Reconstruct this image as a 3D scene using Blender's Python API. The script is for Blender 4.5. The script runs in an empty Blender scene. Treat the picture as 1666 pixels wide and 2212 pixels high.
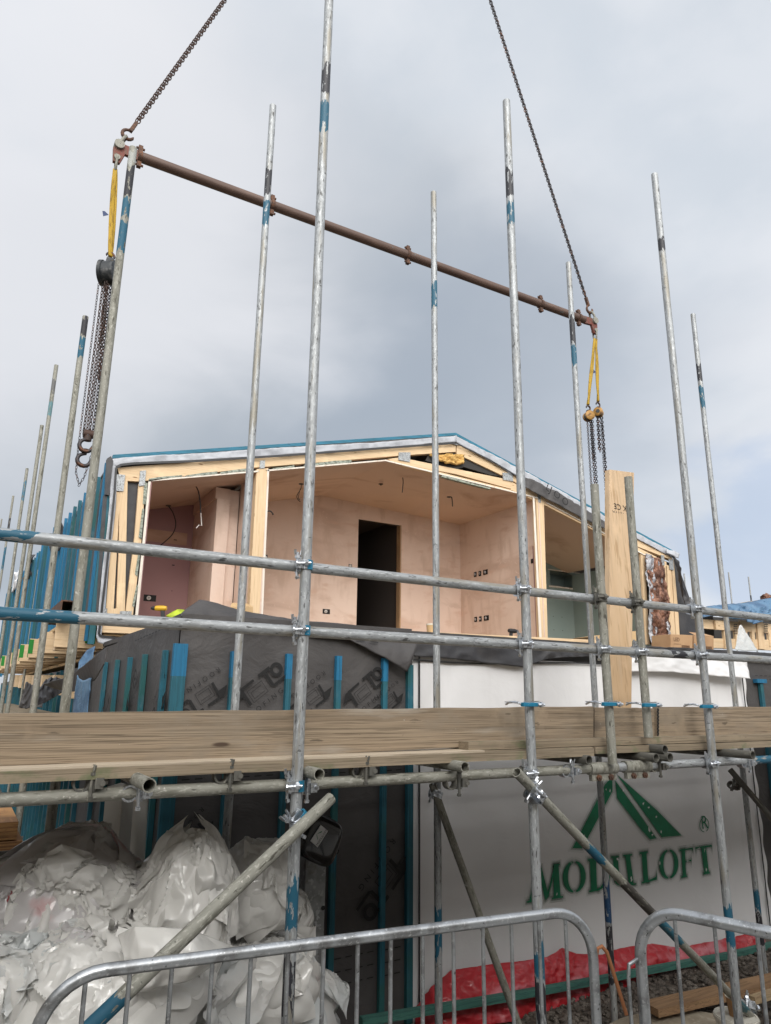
import bpy, bmesh, math, random
from mathutils import Vector, Matrix, noise as mn
random.seed(7)
R = math.radians
scene = bpy.context.scene
COL = scene.collection
# ------------------------------------------------------------------ camera (x along the facade, y into the site, z up, eye at the origin)
FPX, CX, CY = 1530.0, 833.0, 1106.0
PITCH, ROLL, AZ = math.atan(FPX / 5840.0), math.atan(72 / 5840.0), R(59.8)
head = Vector((math.cos(AZ), math.sin(AZ), 0))
Fw = head * math.cos(PITCH) + Vector((0, 0, 1)) * math.sin(PITCH)
R0 = Fw.cross(Vector((0, 0, 1))).normalized()
U0 = R0.cross(Fw)
Rc = R0 * math.cos(ROLL) + U0 * math.sin(ROLL)
Uc = -R0 * math.sin(ROLL) + U0 * math.cos(ROLL)
cd = bpy.data.cameras.new('camera')
cam = bpy.data.objects.new('camera', cd); COL.objects.link(cam)
cd.sensor_fit = 'VERTICAL'; cd.sensor_height = 24.0; cd.lens = 24.0 * FPX / 2212.0
cd.clip_start = 0.05; cd.clip_end = 3000
cam.matrix_world = Matrix(((Rc.x, Uc.x, -Fw.x, 0), (Rc.y, Uc.y, -Fw.y, 0), (Rc.z, Uc.z, -Fw.z, 0), (0, 0, 0, 1)))
scene.camera = cam
scene.view_settings.view_transform = 'Standard'; scene.view_settings.look = 'None'
scene.view_settings.exposure = 0.0; scene.view_settings.gamma = 1.0

def ray(x, y): return (Fw * FPX + Rc * (x - CX) - Uc * (y - CY)).normalized()
def P(x, y, Y):
    d = ray(x, y); return d * (Y / d.y)
def PX(x, y, X):
    d = ray(x, y); return d * (X / d.x)
def PZ(x, y, Z):
    d = ray(x, y); return d * (Z / d.z)

# ------------------------------------------------------------------ world: overcast sky over a sky texture
W = bpy.data.worlds.new('World'); scene.world = W; W.use_nodes = True
nt = W.node_tree; nt.nodes.clear()
def nn(nt, t, **kw):
    n = nt.nodes.new(t)
    for k, v in kw.items():
        if k in n.inputs: n.inputs[k].default_value = v
        else: setattr(n, k, v)
    return n
out = nn(nt, 'ShaderNodeOutputWorld'); bg = nn(nt, 'ShaderNodeBackground')
tc = nn(nt, 'ShaderNodeTexCoord'); L = nt.links.new
sky = nn(nt, 'ShaderNodeTexSky'); sky.sky_type = 'NISHITA'; sky.sun_disc = False
sky.sun_elevation = R(33); sky.sun_rotation = R(199)
def mixc(nt, fac, a, b):
    m = nt.nodes.new('ShaderNodeMix'); m.data_type = 'RGBA'
    for s, v in ((0, fac), (6, a), (7, b)):
        if isinstance(v, bpy.types.NodeSocket): nt.links.new(v, m.inputs[s])
        elif s == 0: m.inputs[0].default_value = v
        else: m.inputs[s].default_value = (*v, 1)
    return m.outputs[2]
def ramp01(nt, val, lo, hi):
    m = nn(nt, 'ShaderNodeMapRange'); m.interpolation_type = 'SMOOTHSTEP'
    nt.links.new(val, m.inputs[0]); m.inputs[1].default_value = lo; m.inputs[2].default_value = hi
    return m.outputs[0]
def blob(vec, d, lo, hi):
    dt = nn(nt, 'ShaderNodeVectorMath', operation='DOT_PRODUCT'); L(vec, dt.inputs[0]); dt.inputs[1].default_value = d
    return ramp01(nt, dt.outputs['Value'], lo, hi)
def math2(op, a, b):
    m = nn(nt, 'ShaderNodeMath', operation=op)
    for i, v in enumerate((a, b)):
        if isinstance(v, bpy.types.NodeSocket): L(v, m.inputs[i])
        else: m.inputs[i].default_value = v
    return m.outputs[0]
mp = nn(nt, 'ShaderNodeMapping'); mp.inputs['Scale'].default_value = (1, 1, 1.7); L(tc.outputs['Generated'], mp.inputs[0])
nz = nn(nt, 'ShaderNodeTexNoise', Scale=2.1, Detail=7.0, Roughness=0.48, Distortion=0.35); L(mp.outputs[0], nz.inputs['Vector'])
nz2 = nn(nt, 'ShaderNodeTexNoise', Scale=4.6, Detail=6.0, Roughness=0.5); L(mp.outputs[0], nz2.inputs['Vector'])
wob = nn(nt, 'ShaderNodeVectorMath', operation='MULTIPLY_ADD'); L(nz.outputs['Color'], wob.inputs[0]); wob.inputs[1].default_value = (.22, .22, .22); 
vadd = nn(nt, 'ShaderNodeVectorMath', operation='ADD'); L(tc.outputs['Generated'], vadd.inputs[0]); vadd.inputs[1].default_value = (-.11, -.11, -.11)
L(vadd.outputs[0], wob.inputs[2]); dirw = wob.outputs[0]
c = mixc(nt, ramp01(nt, nz.outputs['Fac'], .36, .66), (.69, .745, .815), (.88, .895, .93))
c = mixc(nt, math2('MULTIPLY', ramp01(nt, nz2.outputs['Fac'], .42, .68), .28), c, (1.0, 1.0, 1.03))
dk = ray(520, 930); c = mixc(nt, math2('MULTIPLY', blob(dirw, dk, .84, .99), .85), c, (.37, .425, .49))
dk = ray(1050, 1000); c = mixc(nt, math2('MULTIPLY', blob(dirw, dk, .92, 1.0), .5), c, (.42, .48, .57))
dk = ray(120, 400); c = mixc(nt, math2('MULTIPLY', blob(dirw, dk, .90, 1.0), .75), c, (.93, .935, .97))
dk = ray(1600, 1250); c = mixc(nt, math2('MULTIPLY', blob(dirw, dk, .975, .998), .6), c, (.50, .62, .82))
sm = nn(nt, 'ShaderNodeVectorMath', operation='SCALE'); L(sky.outputs[0], sm.inputs[0]); sm.inputs['Scale'].default_value = 0.08
bk = Vector((-.28, -.85, .48)).normalized(); c = mixc(nt, blob(tc.outputs['Generated'], bk, .40, 1.0), c, (3.4, 3.35, 3.25))
c = mixc(nt, 0.06, c, sm.outputs[0])
L(c, bg.inputs['Color']); bg.inputs['Strength'].default_value = 1.0; L(bg.outputs[0], out.inputs[0])
sd = bpy.data.lights.new('sun', 'SUN'); sd.energy = 1.15; sd.angle = R(20); sd.color = (1, .97, .93)
sun = bpy.data.objects.new('sun', sd); COL.objects.link(sun)
# overcast: the bright part of the cloud is behind the viewer, high up
sun.rotation_euler = Vector((0.28, 0.80, -0.55)).to_track_quat('-Z', 'Y').to_euler()

# ------------------------------------------------------------------ materials
def mat(name, base, rough=.6, metal=0.0, var=(), bump=None, bands=(), knots=None, coat=0.0, alpha=None, spec=None, axis=2, trans=0.0, crinkle=None):
    """var: (scale vec, colour, lo, hi[, detail]) layers of noise-masked colour; bands: (a, b, colour) paint along local z"""
    m = bpy.data.materials.new(name); m.use_nodes = True; nt = m.node_tree; nt.nodes.clear(); L = nt.links.new
    o = nn(nt, 'ShaderNodeOutputMaterial'); b = nn(nt, 'ShaderNodeBsdfPrincipled', Roughness=rough, Metallic=metal)
    L(b.outputs[0], o.inputs[0]); tc = nn(nt, 'ShaderNodeTexCoord'); oi = nn(nt, 'ShaderNodeObjectInfo')
    add = nn(nt, 'ShaderNodeVectorMath', operation='ADD'); sc = nn(nt, 'ShaderNodeVectorMath', operation='SCALE')
    L(oi.outputs['Location'], sc.inputs[0]); sc.inputs['Scale'].default_value = 3.17
    L(tc.outputs['Object'], add.inputs[0]); L(sc.outputs[0], add.inputs[1]); vec = add.outputs[0]
    def nz(s, det=5.0, dist=0.0, rgh=.55):
        mp = nn(nt, 'ShaderNodeMapping'); mp.inputs['Scale'].default_value = s; L(vec, mp.inputs[0])
        n = nn(nt, 'ShaderNodeTexNoise', Scale=1.0, Detail=det, Distortion=dist, Roughness=rgh); L(mp.outputs[0], n.inputs['Vector']); return n.outputs['Fac']
    c = base
    for v in var:
        c = mixc(nt, ramp01(nt, nz(v[0], v[4] if len(v) > 4 else 5.0, v[5] if len(v) > 5 else 0.0), v[2], v[3]), c, v[1])
    if knots:
        mp = nn(nt, 'ShaderNodeMapping'); mp.inputs['Scale'].default_value = knots[0]; L(vec, mp.inputs[0])
        vo = nn(nt, 'ShaderNodeTexVoronoi', Scale=1.0, Randomness=1.0); L(mp.outputs[0], vo.inputs['Vector'])
        k = ramp01(nt, vo.outputs['Distance'], knots[2], knots[2] * .45)
        c = mixc(nt, k, c, knots[1])
    if bands:
        sep = nn(nt, 'ShaderNodeSeparateXYZ'); L(tc.outputs['Object'], sep.inputs[0])
        jag = nz((28, 28, 5), 5.0); jz = nn(nt, 'ShaderNodeMath', operation='MULTIPLY_ADD'); L(jag, jz.inputs[0]); jz.inputs[1].default_value = .22
        L(sep.outputs[2], jz.inputs[2])
        jag2 = nz((60, 60, 14), 4.0)
        for a, bb, col in bands:
            g1 = nn(nt, 'ShaderNodeMath', operation='GREATER_THAN'); L(jz.outputs[0], g1.inputs[0]); g1.inputs[1].default_value = a + .11
            g2 = nn(nt, 'ShaderNodeMath', operation='LESS_THAN'); L(jz.outputs[0], g2.inputs[0]); g2.inputs[1].default_value = bb + .11
            g3 = nn(nt, 'ShaderNodeMath', operation='LESS_THAN'); L(jag2, g3.inputs[0]); g3.inputs[1].default_value = .60
            mu = nn(nt, 'ShaderNodeMath', operation='MULTIPLY'); L(g1.outputs[0], mu.inputs[0]); L(g2.outputs[0], mu.inputs[1])
            mu2 = nn(nt, 'ShaderNodeMath', operation='MULTIPLY'); L(mu.outputs[0], mu2.inputs[0]); L(g3.outputs[0], mu2.inputs[1])
            c = mixc(nt, mu2.outputs[0], c, col)
            if metal:
                mm = nn(nt, 'ShaderNodeMath', operation='MULTIPLY_ADD'); L(mu2.outputs[0], mm.inputs[0]); mm.inputs[1].default_value = -metal
                if b.inputs['Metallic'].is_linked:
                    L(b.inputs['Metallic'].links[0].from_socket, mm.inputs[2])
                else: mm.inputs[2].default_value = metal
                mm.use_clamp = True; L(mm.outputs[0], b.inputs['Metallic'])
    if isinstance(c, bpy.types.NodeSocket): L(c, b.inputs['Base Color'])
    else: b.inputs['Base Color'].default_value = (*c, 1)
    if bump:
        bp = nn(nt, 'ShaderNodeBump', Strength=bump[1], Distance=bump[2]); L(nz(bump[0], 6.0, bump[3] if len(bump) > 3 else 0.0), bp.inputs['Height']); L(bp.outputs[0], b.inputs['Normal'])
    if crinkle:
        w1 = nn(nt, 'ShaderNodeTexNoise', Scale=3.0, Detail=2.0); L(vec, w1.inputs['Vector'])
        wm = nn(nt, 'ShaderNodeVectorMath', operation='MULTIPLY_ADD'); L(w1.outputs['Color'], wm.inputs[0]); wm.inputs[1].default_value = (.25, .25, .25); L(vec, wm.inputs[2])
        prev = None
        for sc_, st_, dd_ in crinkle:
            vo = nn(nt, 'ShaderNodeTexVoronoi', Scale=sc_); vo.feature = 'DISTANCE_TO_EDGE'; L(wm.outputs[0], vo.inputs['Vector'])
            bb_ = nn(nt, 'ShaderNodeBump', Strength=st_, Distance=dd_); L(vo.outputs['Distance'], bb_.inputs['Height'])
            if prev: L(prev.outputs[0], bb_.inputs['Normal'])
            prev = bb_
        L(prev.outputs[0], b.inputs['Normal'])
    if coat: b.inputs['Coat Weight'].default_value = coat
    if spec is not None: b.inputs['Specular IOR Level'].default_value = spec
    if alpha is not None: b.inputs['Alpha'].default_value = alpha
    if trans:
        tr = nn(nt, 'ShaderNodeBsdfTranslucent'); ms = nn(nt, 'ShaderNodeMixShader'); ms.inputs[0].default_value = trans
        if isinstance(c, bpy.types.NodeSocket): L(c, tr.inputs[0])
        else: tr.inputs[0].default_value = (*c, 1)
        L(b.outputs[0], ms.inputs[1]); L(tr.outputs[0], ms.inputs[2]); L(ms.outputs[0], o.inputs[0])
    return m
TEAL, INK, NAVY = (.010, .088, .145), (.022, .022, .028), (.012, .05, .12)
_g = {}
def galv(kind='new', bands=()):
    key = (kind, tuple(bands))
    if key in _g: return _g[key]
    if kind == 'new': m = mat('galvanised_tube', (.34, .355, .365), .52, .42, [((50, 50, 9), (.25, .26, .265), .45, .66), ((120, 120, 34), (.48, .50, .51), .52, .68), ((80, 80, 20), (.09, .09, .09), .58, .68), ((22, 22, 2.6), (.27, .255, .22), .52, .68), ((30, 30, 60), (.12, .12, .12), .66, .72)], bump=((120, 120, 40), .5, .002), bands=bands)
    elif kind == 'dull': m = mat('weathered_tube', (.255, .25, .215), .66, .2, [((30, 30, 7), (.165, .16, .13), .45, .68), ((110, 110, 40), (.36, .355, .31), .52, .68), ((60, 60, 14), (.07, .065, .05), .60, .70), ((40, 40, 60), (.10, .10, .08), .64, .72), ((28, 28, 28), (.50, .48, .43), .69, .72)], bump=((90, 90, 20), .4, .002), bands=bands)
    elif kind == 'dark': m = mat('grimy_tube', (.12, .115, .10), .62, .3, [((16, 16, 3), (.10, .10, .09), .45, .68), ((50, 50, 8), (.27, .26, .22), .55, .7), ((12, 12, 2), (.22, .12, .06), .62, .75)], bump=((90, 90, 20), .4, .002), bands=bands)
    elif kind == 'rail': m = mat('worn_barrier_tube', (.42, .44, .46), .34, .8, [((14, 14, 14), (.24, .245, .25), .45, .65), ((90, 90, 90), (.60, .62, .63), .55, .72), ((5, 5, 5), (.30, .13, .05), .70, .74), ((60, 60, 60), (.08, .08, .08), .66, .72)], bump=((120, 120, 120), .3, .0015))
    _g[key] = m; return m
def wood(name, base, dark, ax, rough=.75, knot=(.20, .09, .03), fine=60, bump=.25, kn=.07, extra=(), con=.5):
    def st(a, c): return tuple(a if i == ax else c for i in range(3))
    return mat(name, base, rough, 0, [(st(.5, fine * .35), tuple(b_ + (d_ - b_) * (.5 + .5 * con) for b_, d_ in zip(base, dark)), .42, .66, 4.0, .9), (st(1.2, fine * 1.7), tuple(x * (1 - .5 * con) for x in base), .50, .64, 3.0, .4), (st(3.0, fine * 3.4), tuple(x * (1 - .5 * con) for x in dark), .56, .66, 2.0, .2), (st(3, 3), tuple(min(1, x * 1.12) for x in base), .55, .7), *extra],
               knots=(st(2.2, 9.0), knot, kn), bump=(st(1.5, fine * 2.0), bump, .004))
NEWC, NEWD = (.70, .52, .325), (.62, .43, .25)
new_z = wood('fresh_timber_upright', NEWC, NEWD, 2, fine=45, kn=.09, con=.2)
new_x = wood('fresh_timber_beam', NEWC, NEWD, 0, fine=45, kn=.09, con=.2)
new_y = wood('fresh_timber_joist', (.62, .42, .21), (.45, .29, .13), 1)
old_x = wood('weathered_scaffold_board', (.30, .232, .160), (.215, .160, .108), 0, .85, (.07, .045, .03), 75, .6, .11, extra=[((3, 3, 4), (.235, .19, .14), .52, .72), ((1.5, 6, 9), (.33, .285, .23), .55, .72), ((14, 14, 14), (.10, .08, .055), .70, .76), ((40, 8, 90), (.06, .045, .03), .70, .76), ((4, 4, 25), (.13, .10, .07), .66, .70), ((1.6, 3, 3), (.17, .135, .10), .60, .66), ((30, 30, 30), (.45, .42, .37), .72, .75)], con=.85)
deck_x = wood('scaffold_deck_edge', (.27, .215, .15), (.19, .15, .10), 0, .85, (.08, .05, .03), 50, .5, .04, extra=[((5, 5, 9), (.14, .15, .08), .55, .70)])
pale_x = wood('planed_pale_timber', (.50, .42, .32), (.42, .34, .25), 0, .8)
batten_z = wood('blue_treated_batten', (.014, .115, .165), (.010, .075, .098), 2, .7, (.01, .06, .10), 60, .3, .05, extra=[((1.5, 1.5, 2.5), (.016, .10, .10), .5, .65), ((9, 9, 5), (.05, .13, .16), .60, .70)])
batten_top = wood('bright_blue_batten', (.010, .155, .30), (.008, .10, .20), 2, .7, (.01, .06, .12), 60, .3, .05)
batten_x = wood('blue_roof_batten', (.03, .17, .26), (.02, .11, .16), 0, .7, (.01, .06, .10))
green_x = wood('green_treated_batten', (.05, .16, .13), (.03, .09, .08), 0, .8, (.01, .04, .03))
ply = mat('brown_board_edges', (.40, .21, .08), .8, 0, [((2, 2, 120), (.20, .10, .04), .45, .6), ((30, 4, 30), (.30, .15, .06), .5, .7)])
memb = mat('grey_roofing_membrane', (.062, .058, .058), .62, 0, [((2.5, 2.5, 2.5), (.08, .075, .074), .4, .7), ((60, 60, 60), (.06, .06, .065), .55, .75)], bump=((3.5, 5, 5), .55, .03, .8))
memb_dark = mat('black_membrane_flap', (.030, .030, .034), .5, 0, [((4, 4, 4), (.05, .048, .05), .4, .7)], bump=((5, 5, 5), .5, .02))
memb_mid = mat('darkened_grey_membrane', (.045, .042, .043), .6, 0, [((3, 3, 3), (.06, .056, .056), .4, .7)], bump=((4, 6, 6), .5, .03, .8))  # grey membrane darkened to tone down bright grazing light on the flap
whitem = mat('white_membrane', (.74, .74, .75), .5, 0, [((1.2, 1.2, 1.2), (.68, .68, .69), .4, .7), ((4, 4, .6), (.63, .625, .63), .58, .8)], bump=((2.2, 3, 3), .35, .02, .8))
poly = mat('white_polythene', (.76, .75, .72), .20, 0, [((3, 3, 3), (.74, .73, .70), .4, .65)], crinkle=((5, .22, .06),), trans=.25, coat=.5)
poly2 = mat('grey_white_polythene', (.62, .645, .645), .25, 0, [((3, 3, 3), (.70, .69, .67), .4, .65)], crinkle=((5, .22, .06),), trans=.25, coat=.5)
pinkp = mat('white_polythene_over_pink', (.60, .58, .58), .28, 0, [((3.2, 3.2, 4), (.60, .40, .40), .56, .66), ((7, 7, 7), (.40, .06, .07), .68, .70)], crinkle=((5, .22, .06),), trans=.25, coat=.5)
redp = mat('red_plastic_sheet', (.40, .016, .024), .42, 0, [((2, 4, 4), (.52, .17, .20), .50, .68), ((6, 9, 9), (.34, .015, .02), .55, .7)], bump=((6, 9, 9), .5, .02, 1.0), coat=.15)
bluep = mat('blue_tarpaulin', (.09, .18, .29), .5, 0, [((3, 3, 3), (.05, .11, .20), .45, .6)], bump=((4, 6, 6), .6, .03, 1.0))
plaster = mat('pink_brown_plaster', (.67, .52, .435), .8, 0, [((1.3, 1.3, 1.0), (.70, .56, .475), .42, .68, 6, .6), ((.9, .9, 2.2), (.545, .40, .32), .50, .70, 6, .8), ((5, 5, 1.2), (.58, .435, .35), .5, .7), ((2, 2, 6), (.60, .43, .34), .56, .70), ((6, 6, 6), (.68, .54, .46), .60, .72, 8, 3.0)], bump=((5, 5, 5), .25, .01, 3.0))
ceilm = mat('brown_plaster_ceiling', (.62, .47, .385), .85, 0, [((1.0, .6, 1.0), (.65, .49, .39), .42, .68, 6, .6), ((.8, 1.6, 1), (.47, .32, .24), .52, .72, 5, .8)])
mauve = mat('mauve_fire_board', (.34, .195, .195), .75, 0, [((1, 1, 1), (.31, .175, .18), .4, .7)])
mauve_pl = mat('plaster_band', (.42, .26, .18), .85, 0, [((2, 2, 6), (.52, .33, .24), .4, .7)])
greenb = mat('green_moisture_board', (.235, .30, .285), .75, 0, [((1.2, 1.2, 1.2), (.27, .33, .31), .4, .7)])
boardedge = mat('plasterboard_edge', (.72, .66, .58), .9, 0, [((20, 20, 3), (.55, .45, .36), .5, .7)])
dark = mat('unlit_board', (.045, .042, .04), .95)  # near-black stands in for shade in cavities and the frame interior
darkroom = mat('corridor_gloom_lining', (.06, .052, .05), .9)
rockwool = mat('mineral_wool', (.34, .37, .31), .95, 0, [((20, 20, 30), (.16, .18, .15), .45, .6)], bump=((40, 40, 40), 1, .02))
yellowwool = mat('yellow_glass_wool', (.62, .38, .12), .95, 0, [((20, 20, 30), (.40, .22, .06), .45, .6)], bump=((40, 40, 40), 1, .02))
foil = mat('bronze_foil', (.26, .13, .085), .33, .5, [((10, 10, 3), (.10, .045, .03), .45, .6), ((25, 25, 6), (.40, .25, .18), .60, .70)], bump=((14, 14, 3), 1.0, .05, 1.5))
silverf = mat('silver_bubble_wrap', (.36, .36, .38), .4, .4, [((22, 22, 12), (.25, .25, .27), .45, .6)], bump=((18, 18, 14), 1.0, .03))
plate = mat('nail_plate', (.40, .42, .43), .5, .5, [((120, 120, 60), (.20, .20, .20), .50, .56)], bump=((160, 160, 60), .6, .003))
vergem = mat('grey_white_verge_foil', (.42, .435, .47), .5, 0, [((6, 6, 6), (.33, .34, .37), .45, .65)], bump=((9, 9, 9), .5, .02))
tape = mat('black_tape', (.02, .02, .022), .4, 0, [((200, 200, 200), (.12, .12, .12), .66, .7)])
inkm = mat('black_print', (.006, .006, .0065), .7)
zinc = mat('bright_zinc', (.62, .65, .69), .28, .9, [((90, 90, 90), (.30, .31, .33), .5, .65)])
cblue = mat('blue_painted_band', (.012, .17, .29), .4, .1, [((60, 60, 60), (.35, .38, .4), .64, .68)])
rusty = mat('rusty_steel', (.095, .055, .04), .75, .3, [((12, 12, 12), (.17, .08, .045), .45, .62), ((30, 30, 30), (.08, .05, .04), .55, .65)], bump=((60, 60, 60), .5, .003))
beamp = mat('brown_painted_steel', (.095, .056, .042), .5, .15, [((2, 9, 9), (.13, .08, .06), .45, .65), ((9, 9, 9), (.09, .10, .10), .66, .74)], bump=((40, 40, 40), .2, .002))
redsteel = mat('red_painted_steel', (.16, .045, .032), .6, .2, [((20, 20, 20), (.14, .07, .05), .45, .6)])
chainm = mat('dark_oily_chain', (.045, .04, .042), .45, .7, [((9, 9, 9), (.11, .055, .035), .52, .64)])
chainb = mat('brown_rusty_chain', (.065, .035, .026), .65, .4, [((9, 9, 9), (.05, .035, .03), .45, .64)])
sling = mat('yellow_webbing', (.40, .25, .018), .75, 0, [((30, 30, 6), (.22, .13, .010), .5, .65), ((9, 9, 3), (.20, .14, .04), .64, .72)], bump=((60, 60, 40), .8, .006))
hoistg = mat('dark_grey_cast', (.030, .034, .037), .4, .4, [((12, 12, 12), (.10, .10, .10), .5, .7)])
hoisty = mat('orange_brown_cast', (.30, .155, .03), .45, .2, [((10, 10, 10), (.10, .05, .02), .50, .64)])
blackp = mat('gloss_black_plastic', (.010, .010, .011), .16, 0, coat=.4)
whitepvc = mat('dusty_white_profile', (.52, .51, .47), .45, 0, [((3, 3, 1.4), (.44, .42, .38), .45, .65)])
stickm = mat('white_sticker', (.60, .60, .60), .4)
greenspray = mat('green_spray_paint', (.003, .155, .07), .55, 0, [((8, 8, 8), (.004, .20, .095), .4, .7)])
halo1 = mat('green_overspray', (.02, .15, .08), .6, alpha=.20)
halo2 = mat('faint_green_overspray', (.03, .17, .09), .6, alpha=.10)
pinkhalo = mat('pink_overspray', (.55, .12, .14), .6, alpha=.30)
cardb = mat('cardboard', (.42, .26, .14), .85, 0, [((3, 3, 3), (.36, .21, .11), .4, .65)])
cardp = mat('pale_cardboard', (.55, .38, .20), .85, 0, [((3, 3, 3), (.46, .31, .16), .4, .65)])
papercup = mat('kraft_cup', (.30, .165, .07), .7, 0, [((90, 90, 2), (.28, .15, .07), .45, .6)])
creamc = mat('cream_paper', (.66, .62, .52), .6)
bucketm = mat('white_tub', (.60, .58, .52), .4, 0, [((8, 8, 8), (.42, .38, .32), .56, .68)])
toolY = mat('yellow_tool_plastic', (.62, .36, .02), .4)
toolK = mat('black_tool_plastic', (.02, .02, .022), .4)
hiviz = mat('lime_hi_vis_fabric', (.42, .52, .03), .7, 0, [((6, 6, 6), (.28, .36, .02), .45, .62)])
cablem = mat('black_cable', (.012, .012, .012), .5)
cablew = mat('white_cable_tip', (.60, .58, .55), .5)
earth = mat('damp_earth', (.11, .088, .070), .95, 0, [((1.2, 1.2, 1.2), (.15, .125, .10), .4, .65), ((9, 9, 9), (.045, .038, .032), .45, .65)], bump=((22, 22, 22), 1.0, .05))
stone = mat('crushed_stone', (.13, .11, .092), .9, 0, [((30, 30, 30), (.05, .042, .036), .4, .65), ((3, 3, 3), (.19, .165, .14), .5, .7)], bump=((60, 60, 60), .8, .01))
concrete = mat('stained_concrete', (.33, .285, .215), .9, 0, [((3, 3, 3), (.23, .19, .14), .42, .62), ((16, 16, 16), (.42, .37, .29), .55, .7), ((5, 5, 5), (.10, .08, .06), .62, .70)], bump=((40, 40, 40), .7, .01))
shade_wall_mat = mat('added_wall_render', (.58, .54, .47), .9, 0, [((1.5, 1.5, 1.5), (.50, .46, .40), .4, .65)])
paper = mat('white_paper', (.72, .73, .76), .6)
sawn = mat('green_marked_end', (.02, .22, .03), .8)

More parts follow.
